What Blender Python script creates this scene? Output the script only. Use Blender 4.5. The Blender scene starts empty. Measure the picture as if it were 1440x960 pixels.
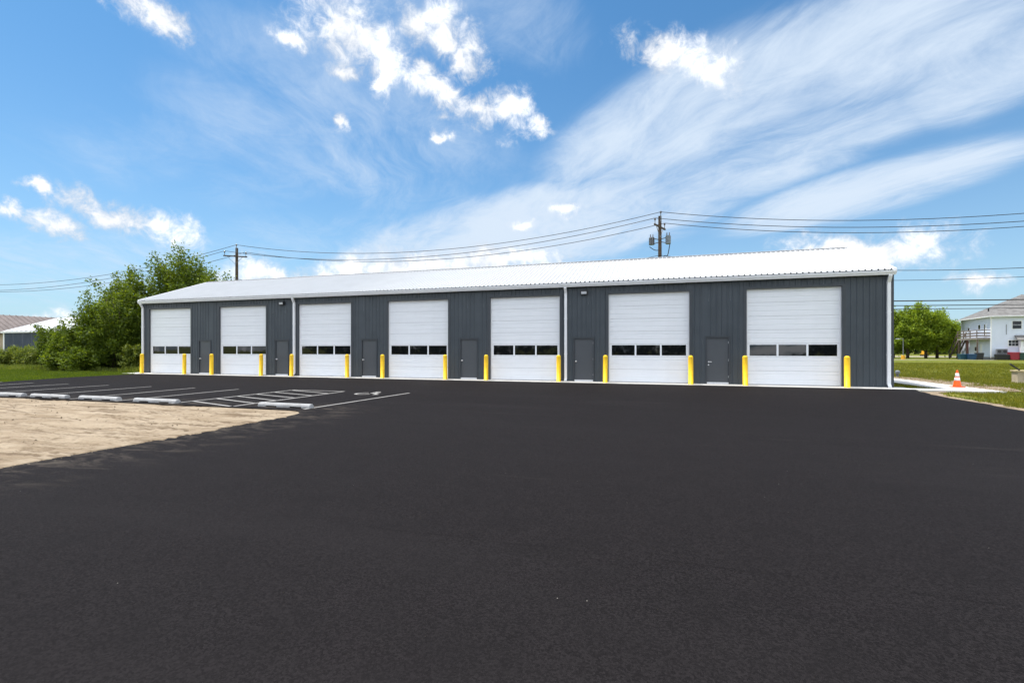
import bpy, math, random
import numpy as np
from mathutils import Vector

random.seed(7)
RNG = np.random.default_rng(11)
S = bpy.context.scene
C = S.collection
R = math.radians

# ------------------------------------------------------------------ camera
# world: x runs along the garage front, y goes back from it (front wall y = 0), z up
CAM_X, CAM_Y, CAM_Z, YAW, F_PX = 12.679, -23.506, 1.5755, 0.298723, 670.15
cd = bpy.data.cameras.new('camera')
cam = bpy.data.objects.new('camera', cd)
C.objects.link(cam)
cam.location = (CAM_X, CAM_Y, CAM_Z)
cam.rotation_euler = (math.pi / 2, 0, YAW)
cd.sensor_width = 36.0
cd.lens = F_PX / 1440 * 36
cd.shift_y = 11.45 / 1440
cd.clip_start = 0.05
cd.clip_end = 5000
S.camera = cam

# ------------------------------------------------------------------ light and sky
SUN_EL, SUN_ROT = R(71), R(277)
S.view_settings.view_transform = 'Standard'
S.view_settings.look = 'None'
S.view_settings.gamma = 1
S.view_settings.use_curve_mapping = False
S.view_settings.exposure = 1.6
ld = bpy.data.lights.new('sun', 'SUN')
ld.energy = 2.0
ld.angle = R(0.53)
ld.color = (1.0, 0.95, 0.88)
sun = bpy.data.objects.new('sun', ld)
C.objects.link(sun)
sdir = Vector((math.sin(SUN_ROT) * math.cos(SUN_EL), math.cos(SUN_ROT) * math.cos(SUN_EL), math.sin(SUN_EL)))
sun.rotation_euler = sdir.to_track_quat('Z', 'Y').to_euler()
sun.location = (0, 0, 60)

W = bpy.data.worlds.new('World')
S.world = W
W.use_nodes = True
W.cycles.sampling_method = 'MANUAL'
W.cycles.sample_map_resolution = 512


class NT:
    """small helper for building node trees"""
    def __init__(s, nt):
        s.nt = nt

    def n(s, t, **kw):
        nd = s.nt.nodes.new(t)
        for k, v in kw.items():
            setattr(nd, k, v)
        return nd

    def put(s, sock, v):
        if isinstance(v, bpy.types.NodeSocket):
            s.nt.links.new(v, sock)
        elif isinstance(v, (tuple, list)) and len(v) == 3 and sock.type == 'RGBA':
            sock.default_value = (*v, 1)
        else:
            sock.default_value = v

    def m(s, op, a, b=None, c=None, clamp=False):
        nd = s.n('ShaderNodeMath', operation=op, use_clamp=clamp)
        s.put(nd.inputs[0], a)
        if b is not None:
            s.put(nd.inputs[1], b)
        if c is not None:
            s.put(nd.inputs[2], c)
        return nd.outputs[0]

    def dot(s, a, b):
        nd = s.n('ShaderNodeVectorMath', operation='DOT_PRODUCT')
        s.put(nd.inputs[0], a)
        s.put(nd.inputs[1], b)
        return nd.outputs['Value']

    def vec(s, op, a, b):
        nd = s.n('ShaderNodeVectorMath', operation=op)
        s.put(nd.inputs[0], a)
        s.put(nd.inputs[1], b)
        return nd.outputs[0]

    def noise(s, v, scale, detail=4, rough=0.55, dist=0.0):
        nd = s.n('ShaderNodeTexNoise')
        if v is not None:
            s.put(nd.inputs['Vector'], v)
        nd.inputs['Scale'].default_value = scale
        nd.inputs['Detail'].default_value = detail
        nd.inputs['Roughness'].default_value = rough
        nd.inputs['Distortion'].default_value = dist
        return nd.outputs['Fac']

    def mix(s, fac, a, b, blend='MIX'):
        nd = s.n('ShaderNodeMix', data_type='RGBA', blend_type=blend)
        s.put(nd.inputs['Factor'], fac)
        s.put(nd.inputs['A'], a)
        s.put(nd.inputs['B'], b)
        return nd.outputs['Result']

    def sstep(s, x, lo, hi, a=0.0, b=1.0):
        nd = s.n('ShaderNodeMapRange', interpolation_type='SMOOTHSTEP')
        s.put(nd.inputs['Value'], x)
        nd.inputs['From Min'].default_value = lo
        nd.inputs['From Max'].default_value = hi
        nd.inputs['To Min'].default_value = a
        nd.inputs['To Max'].default_value = b
        return nd.outputs['Result']

    def lin(s, x, lo, hi, a=0.0, b=1.0):
        nd = s.n('ShaderNodeMapRange')
        s.put(nd.inputs['Value'], x)
        nd.inputs['From Min'].default_value = lo
        nd.inputs['From Max'].default_value = hi
        nd.inputs['To Min'].default_value = a
        nd.inputs['To Max'].default_value = b
        return nd.outputs['Result']

    def comb(s, x, y, z):
        nd = s.n('ShaderNodeCombineXYZ')
        for i, v in enumerate((x, y, z)):
            s.put(nd.inputs[i], v)
        return nd.outputs[0]


def build_sky():
    t = NT(W.node_tree)
    bg = W.node_tree.nodes['Background']
    sky = t.n('ShaderNodeTexSky', sky_type='NISHITA', sun_disc=False)
    sky.sun_elevation = SUN_EL
    sky.sun_rotation = SUN_ROT
    sky.air_density = 1.0
    sky.dust_density = 0.6
    sky.ozone_density = 2.0
    d = t.n('ShaderNodeTexCoord').outputs['Generated']
    base = t.mix(1.0, sky.outputs[0], (0.225, 0.43, 0.52), 'MULTIPLY')

    ca, sa = math.cos(YAW), math.sin(YAW)

    def vec(px, py):           # a direction in the sky
        x, y = (px - 720) / F_PX, (491.45 - py) / F_PX
        v = Vector((x * ca - sa, x * sa + ca, y))
        return v.normalized()

    def blob(px, py, a, b, slope=0.0, d=d):
        """an elliptic patch of sky: squared normalised distance from its middle"""
        c = vec(px, py)
        k = math.hypot(1, slope)
        u = vec(px + a / k, py + a * slope / k)
        u = (u - c * u.dot(c))
        w = vec(px - b * slope / k, py + b / k)
        w = (w - c * w.dot(c))
        w = w - u * (w.dot(u) / u.length_squared)
        U, V = u / u.length_squared, w / w.length_squared
        p, q = t.dot(d, tuple(U)), t.dot(d, tuple(V))
        return t.m('MULTIPLY_ADD', p, p, t.m('MULTIPLY', q, q))

    sx = t.n('ShaderNodeSeparateXYZ')
    t.put(sx.inputs[0], d)
    # paler air towards the horizon
    hz = t.m('POWER', t.m('SUBTRACT', 1.0, t.m('MAXIMUM', sx.outputs[2], 0.0)), 4.5)
    base = t.mix(t.m('MULTIPLY', hz, 0.80), base, (2.05, 2.48, 2.92))
    wn = t.n('ShaderNodeTexNoise')
    t.put(wn.inputs['Vector'], d)
    wn.inputs['Scale'].default_value = 11
    wn.inputs['Detail'].default_value = 6
    wn.inputs['Roughness'].default_value = 0.6
    dw = t.vec('ADD', d, t.vec('MULTIPLY', t.vec('SUBTRACT', wn.outputs['Color'], (0.5, 0.5, 0.5)), (0.10, 0.10, 0.085)))
    # --- cumulus puffs
    puffs = [(195, 16, 38, 22, .4), (228, 32, 52, 20, .42), (410, 54, 32, 17, .3), (500, 48, 74, 46, .38), (535, 88, 50, 34, .5),
             (480, 94, 32, 15, .5), (535, 116, 22, 16, .8), (622, 46, 62, 36, .8), (655, 74, 42, 28, .6), (585, 40, 26, 30, .8),
             (612, 124, 66, 28, .38), (680, 156, 64, 24, .35), (714, 150, 30, 30, .5), (754, 178, 26, 13, .3),
             (479, 178, 16, 9, 0), (622, 188, 12, 9, .5), (150, 297, 72, 20, .28), (205, 314, 76, 22, .30), (76, 316, 56, 16, .24),
             (4, 293, 30, 13, .3), (56, 268, 32, 8, .25), (945, 78, 64, 24, .2), (985, 100, 52, 24, .4),
             (795, 297, 22, 8, .1), (735, 313, 18, 8, 0),
             (470, 386, 150, 20, -.06), (590, 376, 110, 24, -.05), (705, 366, 100, 17, .0), (380, 388, 54, 18, 0),
             (1205, 352, 125, 26, -.05), (1270, 344, 52, 24, .1), (1376, 388, 34, 15, 0), (30, 448, 90, 12, 0)]
    f = None
    for b in puffs:
        r = blob(*b, d=dw)
        f = r if f is None else t.m('MINIMUM', f, r)
    n1 = t.noise(d, 32, 10, 0.68, 0.4)
    n2 = t.noise(d, 9, 4, 0.55, 0.3)
    nn = t.m('ADD', t.m('MULTIPLY', t.m('SUBTRACT', n1, 0.5), 3.4), t.m('MULTIPLY', t.m('SUBTRACT', n2, 0.5), 1.0))
    edge = t.m('ADD', t.m('MULTIPLY', t.m('SQRT', t.m('MINIMUM', f, 6.0)), 1.25), nn)
    cum = t.m('POWER', t.sstep(edge, 1.95, 0.25), 1.5)
    # added cloud cover outside the view, brightened to fill the shaded garage front
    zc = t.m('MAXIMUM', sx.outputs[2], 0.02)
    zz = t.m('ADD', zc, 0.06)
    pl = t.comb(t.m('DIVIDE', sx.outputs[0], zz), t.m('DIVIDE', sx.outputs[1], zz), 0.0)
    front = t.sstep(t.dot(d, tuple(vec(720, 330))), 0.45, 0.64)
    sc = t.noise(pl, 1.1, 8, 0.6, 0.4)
    fill_cloud = t.m('MULTIPLY', t.sstep(sc, 0.42, 0.54), t.m('SUBTRACT', 1.0, front))
    cum = t.m('MAXIMUM', cum, fill_cloud)
    # --- cirrus: parallel streaks on a high plane
    saz = R(-38.0)
    ax, ay = math.sin(saz), math.cos(saz)
    along = t.dot(pl, (ax, ay, 0))
    across = t.dot(pl, (ay, -ax, 0))
    warp = t.noise(pl, 0.7, 3, 0.5)
    across2 = t.m('ADD', across, t.m('MULTIPLY', warp, 0.9))
    s1 = t.noise(t.comb(t.m('MULTIPLY', along, 0.55), t.m('MULTIPLY', across2, 1.7), 3.1), 1.0, 10, 0.66, 0.9)
    s2 = t.noise(t.comb(t.m('MULTIPLY', along, 2.6), t.m('MULTIPLY', across2, 4.4), 1.7), 1.0, 9, 0.68, 0.8)
    st = t.m('ADD', t.m('MULTIPLY', s1, 0.62), t.m('MULTIPLY', s2, 0.38))
    veils = [(1000, 145, 470, 80, -.45, 1.15), (1260, 55, 400, 95, -.35, 1.05), (1060, 228, 430, 50, -.34, .95), (1210, 270, 340, 36, -.26, 1.15), (740, 325, 380, 60, -.2, 1.2),
             (1390, 95, 260, 70, -.4, .95), (520, 150, 260, 80, .45, .62), (470, 215, 240, 80, .3, .62), (130, 380, 300, 60, 0, .55), (740, 30, 110, 80, .3, .55),
             (480, 330, 260, 45, -.1, .45), (620, 30, 200, 70, 0, .5), (330, 230, 260, 70, .1, .45)]
    m = None
    for (px, py, a, b, sl, k) in veils:
        r = t.m('MULTIPLY', t.sstep(blob(px, py, a * 1.25, b * 1.35, sl), 1.0, 0.0), k)
        m = r if m is None else t.m('MAXIMUM', m, r)
    back = t.m('MULTIPLY', t.m('SUBTRACT', 1.0, front), 0.5)
    m = t.m('MAXIMUM', m, back)
    cir = t.m('MULTIPLY', t.sstep(t.m('ADD', st, t.m('MULTIPLY', t.m('SUBTRACT', m, 0.5), 0.34)), 0.34, 0.82), t.sstep(m, 0.0, 0.8))
    cir = t.m('MULTIPLY', cir, 1.0)
    cirrus_col = t.mix(1.0, base, (2.35, 2.75, 3.25), 'MIX')
    col = t.mix(cir, base, cirrus_col)
    # thickness shading of the puffs: thinner, slightly bluer rims
    thick = t.sstep(edge, 1.40, -1.0)
    shade = t.sstep(n2, 0.66, 0.40, 0.80, 1.0)
    lit = t.n('ShaderNodeVectorMath', operation='SCALE')
    t.put(lit.inputs[0], t.mix(thick, (2.9, 3.1, 3.4), (5.2, 5.3, 5.5)))
    t.put(lit.inputs['Scale'], shade)
    ccol = t.mix(fill_cloud, lit.outputs[0], (7.6, 7.8, 8.2))  # the unseen fill cloud is set brighter than the visible puffs
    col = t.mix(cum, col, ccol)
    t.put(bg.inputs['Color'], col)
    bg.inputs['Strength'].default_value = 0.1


build_sky()

# ------------------------------------------------------------------ materials
MATS = {}


def material(name, col, rough=0.6, spec=0.5, metal=0.0, var=0.0, vscale=3.0, col2=None, bump=0.0, bscale=40.0, obj=True):
    m = bpy.data.materials.new(name)
    m.use_nodes = True
    t = NT(m.node_tree)
    b = m.node_tree.nodes['Principled BSDF']
    b.inputs['Roughness'].default_value = rough
    b.inputs['Specular IOR Level'].default_value = spec
    b.inputs['Metallic'].default_value = metal
    tc = t.n('ShaderNodeTexCoord')
    if var or col2:
        nz = t.noise(tc.outputs['Object'], vscale, 5, 0.6)
        c2 = col2 or tuple(c * (1 - var) for c in col)
        t.put(b.inputs['Base Color'], t.mix(t.sstep(nz, 0.35, 0.68), col, c2))
        t.put(b.inputs['Roughness'], t.lin(nz, 0.3, 0.7, max(0, rough - .06), min(1, rough + .08)))
    else:
        t.put(b.inputs['Base Color'], col)
    if bump:
        bp = t.n('ShaderNodeBump')
        bp.inputs['Strength'].default_value = bump
        bp.inputs['Distance'].default_value = 0.01
        t.put(bp.inputs['Height'], t.noise(tc.outputs['Object'], bscale, 5, 0.6))
        t.put(b.inputs['Normal'], bp.outputs[0])
    MATS[name] = m
    return m


material('slate_steel', (0.058, 0.071, 0.084), 0.45, 0.4, var=0.10, vscale=1.3)
material('slate_trim', (0.043, 0.051, 0.061), 0.45, 0.5, var=0.08)
material('door_grey', (0.068, 0.076, 0.087), 0.4, 0.5, var=0.06, vscale=2)
material('roof_white', (0.53, 0.54, 0.55), 0.4, 0.5, var=0.05, vscale=0.8)
material('white_trim', (0.82, 0.83, 0.85), 0.35, 0.5, var=0.05, vscale=2)
material('door_white', (0.86, 0.88, 0.91), 0.5, 0.35, var=0.05, vscale=0.9, bump=0.06, bscale=14)
material('black_rubber', (0.015, 0.015, 0.016), 0.8, 0.3)
material('steel', (0.86, 0.86, 0.87), 0.42, 0.5, metal=1.0)
material('bollard_yellow', (0.90, 0.56, 0.003), 0.5, 0.4, col2=(0.78, 0.46, 0.008), vscale=5)
material('lamp_black', (0.025, 0.025, 0.028), 0.5, 0.4)
material('lens_grey', (0.55, 0.57, 0.60), 0.2, 0.5)
material('concrete', (0.60, 0.585, 0.555), 0.85, 0.3, col2=(0.52, 0.50, 0.47), vscale=1.6, bump=0.25, bscale=60)
material('stop_concrete', (0.36, 0.365, 0.37), 0.85, 0.3, col2=(0.29, 0.29, 0.29), vscale=6, bump=0.3, bscale=50)
material('pole_wood', (0.105, 0.078, 0.056), 0.9, 0.2, col2=(0.06, 0.045, 0.034), vscale=5, bump=0.3, bscale=30)
material('wire_black', (0.03, 0.03, 0.034), 0.6, 0.3)
material('insulator', (0.10, 0.085, 0.08), 0.3, 0.5)
material('transformer_grey', (0.17, 0.20, 0.22), 0.5, 0.4, var=0.15, vscale=3)
material('bracket_grey', (0.15, 0.16, 0.17), 0.5, 0.4)
material('cone_orange', (0.85, 0.10, 0.008), 0.5, 0.4, var=0.08, vscale=8)
material('cone_white', (0.80, 0.80, 0.80), 0.35, 0.4)
material('stone_tan', (0.56, 0.46, 0.34), 0.9, 0.2, col2=(0.48, 0.39, 0.28), vscale=4, bump=0.4, bscale=25)
material('stone_cap', (0.58, 0.47, 0.27), 0.9, 0.2, col2=(0.40, 0.33, 0.20), vscale=5)
material('house_siding', (0.66, 0.71, 0.82), 0.6, 0.3, var=0.05, vscale=1.0)
material('house_roof', (0.20, 0.195, 0.19), 0.9, 0.2, col2=(0.145, 0.14, 0.137), vscale=1.6, bump=0.4, bscale=20)
material('deck_wood', (0.16, 0.125, 0.105), 0.85, 0.2, col2=(0.11, 0.085, 0.07), vscale=3)
material('deck_grey', (0.28, 0.25, 0.235), 0.85, 0.2, col2=(0.20, 0.18, 0.165), vscale=3)
material('post_red', (0.11, 0.045, 0.04), 0.7, 0.3)
material('foundation', (0.27, 0.26, 0.25), 0.9, 0.2, var=0.2, vscale=2)
material('bin_blue', (0.012, 0.055, 0.13), 0.5, 0.4)
material('bin_teal', (0.010, 0.062, 0.10), 0.5, 0.4)
material('bin_black', (0.02, 0.022, 0.026), 0.5, 0.4)
material('bin_red', (0.30, 0.03, 0.05), 0.5, 0.4)
material('bin_green', (0.02, 0.055, 0.045), 0.5, 0.4)
material('machine_yellow', (0.72, 0.36, 0.02), 0.5, 0.4)
material('brown_roof', (0.155, 0.125, 0.115), 0.6, 0.3, col2=(0.12, 0.098, 0.09), vscale=0.6)
material('tan_wall', (0.46, 0.36, 0.26), 0.7, 0.3, var=0.1, vscale=1)
material('shed_blue', (0.036, 0.052, 0.085), 0.5, 0.4, var=0.1, vscale=1)
material('bark', (0.085, 0.065, 0.048), 0.95, 0.1, col2=(0.045, 0.036, 0.028), vscale=6, bump=0.5, bscale=20)
material('clod_brown', (0.12, 0.09, 0.062), 0.95, 0.1, col2=(0.06, 0.045, 0.03), vscale=0.9)
material('gravel_tan', (0.40, 0.36, 0.29), 0.95, 0.1, col2=(0.30, 0.27, 0.21), vscale=0.5, bump=0.3, bscale=20)


def glass_mat():
    m = material('dark_glass', (0.006, 0.007, 0.008), 0.03, 0.55)
    b = m.node_tree.nodes['Principled BSDF']
    b.inputs['IOR'].default_value = 1.5
    t = NT(m.node_tree)
    bp = t.n('ShaderNodeBump')
    bp.inputs['Strength'].default_value = 0.08
    bp.inputs['Distance'].default_value = 0.02
    t.put(bp.inputs['Height'], t.noise(t.n('ShaderNodeTexCoord').outputs['Object'], 1.2, 2))
    t.put(b.inputs['Normal'], bp.outputs[0])


glass_mat()


def leaf_mat(name, dark, mid, light, transl=0.35):
    m = bpy.data.materials.new(name)
    m.use_nodes = True
    t = NT(m.node_tree)
    b = m.node_tree.nodes['Principled BSDF']
    out = m.node_tree.nodes['Material Output']
    g = t.n('ShaderNodeNewGeometry')
    tc = t.n('ShaderNodeTexCoord')
    rp = t.n('ShaderNodeValToRGB')
    cr = rp.color_ramp
    cr.elements[0].color = (*dark, 1)
    cr.elements[1].color = (*light, 1)
    e = cr.elements.new(0.55)
    e.color = (*mid, 1)
    nz = t.noise(tc.outputs['Object'], 0.9, 3, 0.5)
    t.put(rp.inputs[0], t.m('ADD', t.m('MULTIPLY', g.outputs['Random Per Island'], 0.62), t.m('MULTIPLY', t.m('SUBTRACT', nz, 0.3), 0.9)))
    t.put(b.inputs['Base Color'], rp.outputs[0])
    b.inputs['Roughness'].default_value = 0.55
    b.inputs['Specular IOR Level'].default_value = 0.25
    tr = t.n('ShaderNodeBsdfTranslucent')
    t.put(tr.inputs[0], t.mix(1.0, rp.outputs[0], (1.5, 1.35, 0.45), 'MULTIPLY'))
    ms = t.n('ShaderNodeMixShader')
    ms.inputs[0].default_value = transl
    t.put(ms.inputs[1], b.outputs[0])
    t.put(ms.inputs[2], tr.outputs[0])
    t.put(out.inputs['Surface'], ms.outputs[0])
    MATS[name] = m


leaf_mat('leaf_deep', (0.034, 0.060, 0.008), (0.088, 0.140, 0.015), (0.18, 0.235, 0.027), 0.48)
leaf_mat('leaf_mid', (0.036, 0.064, 0.008), (0.105, 0.162, 0.016), (0.22, 0.275, 0.030), 0.44)
leaf_mat('leaf_bright', (0.095, 0.155, 0.016), (0.205, 0.29, 0.030), (0.34, 0.42, 0.055), 0.5)
leaf_mat('leaf_hedge', (0.065, 0.095, 0.018), (0.145, 0.195, 0.030), (0.28, 0.30, 0.085))
leaf_mat('leaf_far', (0.016, 0.032, 0.014), (0.032, 0.058, 0.02), (0.055, 0.085, 0.028), 0.2)
leaf_mat('grass_blade', (0.066, 0.086, 0.009), (0.155, 0.170, 0.018), (0.31, 0.27, 0.040), 0.45)


leaf_mat('lawn_blade', (0.040, 0.072, 0.007), (0.085, 0.135, 0.012), (0.16, 0.20, 0.024), 0.45)


def ground_mat():
    m = bpy.data.materials.new('field_grass')
    m.use_nodes = True
    t = NT(m.node_tree)
    b = m.node_tree.nodes['Principled BSDF']
    p = t.n('ShaderNodeNewGeometry').outputs['Position']
    fine = t.noise(p, 9, 6, 0.7)
    med = t.noise(p, 0.55, 5, 0.6, 0.3)
    big = t.noise(p, 0.09, 4, 0.55)
    c = t.mix(t.sstep(fine, 0.3, 0.7), (0.055, 0.080, 0.009), (0.130, 0.155, 0.020))
    c = t.mix(t.m('MULTIPLY', t.sstep(med, 0.44, 0.64), 0.75), c, (0.21, 0.185, 0.035))     # dry, flowering patches
    c = t.mix(t.m('MULTIPLY', t.sstep(big, 0.45, 0.7), 0.45), c, (0.13, 0.135, 0.024))
    t.put(b.inputs['Base Color'], c)
    b.inputs['Roughness'].default_value = 0.95
    b.inputs['Specular IOR Level'].default_value = 0.1
    bp = t.n('ShaderNodeBump')
    bp.inputs['Strength'].default_value = 0.8
    bp.inputs['Distance'].default_value = 0.08
    t.put(bp.inputs['Height'], fine)
    t.put(b.inputs['Normal'], bp.outputs[0])
    MATS['field_grass'] = m


def dirt_mat(name, c1, c2, c3):
    m = bpy.data.materials.new(name)
    m.use_nodes = True
    t = NT(m.node_tree)
    b = m.node_tree.nodes['Principled BSDF']
    p = t.n('ShaderNodeNewGeometry').outputs['Position']
    st = t.vec('MULTIPLY', p, (0.5, 2.6, 1.0))
    a = t.noise(st, 1.1, 7, 0.62, 0.6)
    f = t.noise(p, 22, 6, 0.7)
    g = t.noise(p, 3.2, 5, 0.65)
    c = t.mix(t.sstep(a, 0.32, 0.68), c1, c2)
    c = t.mix(t.m('MULTIPLY', t.sstep(g, 0.54, 0.72), 0.65), c, c3)
    k = t.noise(t.vec('MULTIPLY', p, (0.35, 3.6, 1.0)), 1.5, 6, 0.68, 0.5)
    c = t.mix(t.m('MULTIPLY', t.sstep(k, 0.50, 0.62), 0.75), c, c3)
    c = t.mix(t.m('MULTIPLY', t.sstep(f, 0.55, 0.8), 0.5), c, c3)
    t.put(b.inputs['Base Color'], c)
    b.inputs['Roughness'].default_value = 0.95
    b.inputs['Specular IOR Level'].default_value = 0.15
    bp = t.n('ShaderNodeBump')
    bp.inputs['Strength'].default_value = 0.9
    bp.inputs['Distance'].default_value = 0.07
    t.put(bp.inputs['Height'], t.m('ADD', t.m('MULTIPLY', f, 0.5), g))
    t.put(b.inputs['Normal'], bp.outputs[0])
    MATS[name] = m


def asphalt_mat():
    m = bpy.data.materials.new('asphalt')
    m.use_nodes = True
    t = NT(m.node_tree)
    b = m.node_tree.nodes['Principled BSDF']
    p = t.n('ShaderNodeNewGeometry').outputs['Position']
    v = t.n('ShaderNodeTexVoronoi')
    t.put(v.inputs['Vector'], p)
    v.inputs['Scale'].default_value = 85
    rnd = v.outputs['Color']
    sp = t.n('ShaderNodeSeparateColor')
    t.put(sp.inputs[0], rnd)
    grain = t.noise(p, 130, 3, 0.7)
    med = t.noise(p, 2.2, 5, 0.6)
    lane = t.noise(t.vec('MULTIPLY', p, (0.10, 0.55, 1)), 1.0, 5, 0.6, 0.4)
    c = t.mix(t.sstep(t.m('ADD', t.m('MULTIPLY', sp.outputs[0], 0.6), t.m('MULTIPLY', grain, 0.55)), 0.25, 0.95), (0.0048, 0.0040, 0.0043), (0.0160, 0.0138, 0.0145))
    c = t.mix(t.m('MULTIPLY', t.sstep(med, 0.42, 0.70), 0.42), c, (0.0070, 0.0062, 0.0066))
    c = t.mix(t.m('MULTIPLY', t.sstep(lane, 0.48, 0.75), 0.5), c, (0.0150, 0.0134, 0.0140))
    # paving lanes: each pass of the paver a little different, with a hairline joint between passes
    q0 = t.n('ShaderNodeSeparateXYZ')
    t.put(q0.inputs[0], p)
    wob = t.m('MULTIPLY', t.m('SUBTRACT', t.noise(p, 0.35, 3, 0.5), 0.5), 0.35)
    u = t.m('DIVIDE', t.m('ADD', q0.outputs[1], wob), 3.6)
    fr = t.m('FRACT', u)
    lid = t.n('ShaderNodeTexWhiteNoise', noise_dimensions='1D')
    t.put(lid.inputs['W'], t.m('FLOOR', u))
    c = t.mix(t.m('MULTIPLY', lid.outputs['Value'], 0.35), c, (0.0170, 0.0152, 0.0158))
    joint = t.m('LESS_THAN', t.m('ABSOLUTE', t.m('SUBTRACT', fr, 0.5)), 0.0035)
    jn = t.sstep(t.noise(p, 1.7, 4, 0.6), 0.42, 0.62)
    c = t.mix(t.m('MULTIPLY', t.m('MULTIPLY', joint, jn), 0.32), c, (0.005, 0.0045, 0.0045))
    # bright stone specks
    spk = t.m('MULTIPLY', t.m('GREATER_THAN', sp.outputs[1], 0.99985), t.m('LESS_THAN', v.outputs['Distance'], 0.32))
    c = t.mix(t.m('MULTIPLY', spk, 0.8), c, (0.30, 0.28, 0.25))
    # dust blown and tracked from the sand patch (its edge runs along x = 4.25, y = -13.25)
    q = t.n('ShaderNodeSeparateXYZ')
    t.put(q.inputs[0], p)
    dx = t.m('SUBTRACT', q.outputs[0], 4.25)
    dy = t.m('SUBTRACT', q.outputs[1], -13.3)
    ex = t.m('MAXIMUM', dx, 0.0)
    ey = t.m('MAXIMUM', dy, 0.0)
    dist = t.m('SQRT', t.m('ADD', t.m('MULTIPLY', ex, ex), t.m('MULTIPLY', ey, ey)))
    dn = t.noise(t.vec('MULTIPLY', p, (1.1, 2.6, 1)), 1.3, 6, 0.68, 0.8)
    dust = t.m('MULTIPLY', t.sstep(dist, 2.2, 0.0), t.sstep(dn, 0.46, 0.72))
    c = t.mix(t.m('MULTIPLY', dust, 0.36), c, (0.17, 0.143, 0.114))
    # scuffed tyre dust lanes in front of the doors
    sn = t.noise(t.vec('MULTIPLY', p, (0.16, 2.4, 1)), 1.0, 6, 0.7, 0.5)
    sm = t.noise(p, 0.23, 3, 0.5)
    sc = t.m('MULTIPLY', t.sstep(sn, 0.58, 0.74), t.sstep(sm, 0.46, 0.62))
    c = t.mix(t.m('MULTIPLY', sc, 0.42), c, (0.06, 0.054, 0.048))
    t.put(b.inputs['Base Color'], c)
    b.inputs['Roughness'].default_value = 0.88
    b.inputs['Specular IOR Level'].default_value = 0.06
    bp = t.n('ShaderNodeBump')
    bp.inputs['Strength'].default_value = 0.45
    bp.inputs['Distance'].default_value = 0.004
    t.put(bp.inputs['Height'], t.m('ADD', sp.outputs[0], t.m('MULTIPLY', grain, 0.7)))
    t.put(b.inputs['Normal'], bp.outputs[0])
    MATS['asphalt'] = m


def paint_mat():
    m = bpy.data.materials.new('line_paint')
    m.use_nodes = True
    t = NT(m.node_tree)
    b = m.node_tree.nodes['Principled BSDF']
    p = t.n('ShaderNodeNewGeometry').outputs['Position']
    n = t.noise(p, 60, 5, 0.75)
    w = t.noise(p, 1.5, 4, 0.6)
    c = t.mix(t.m('MULTIPLY', t.sstep(t.m('ADD', n, t.m('MULTIPLY', w, 0.35)), 0.66, 0.86), 0.75), (0.30, 0.29, 0.275), (0.05, 0.047, 0.045))
    t.put(b.inputs['Base Color'], c)
    b.inputs['Roughness'].default_value = 0.8
    MATS['line_paint'] = m


ground_mat()
dirt_mat('sand', (0.245, 0.188, 0.126), (0.350, 0.285, 0.205), (0.115, 0.080, 0.050))
dirt_mat('bare_soil', (0.225, 0.172, 0.115), (0.31, 0.245, 0.175), (0.13, 0.095, 0.06))
asphalt_mat()
paint_mat()

# ------------------------------------------------------------------ mesh helpers


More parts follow.
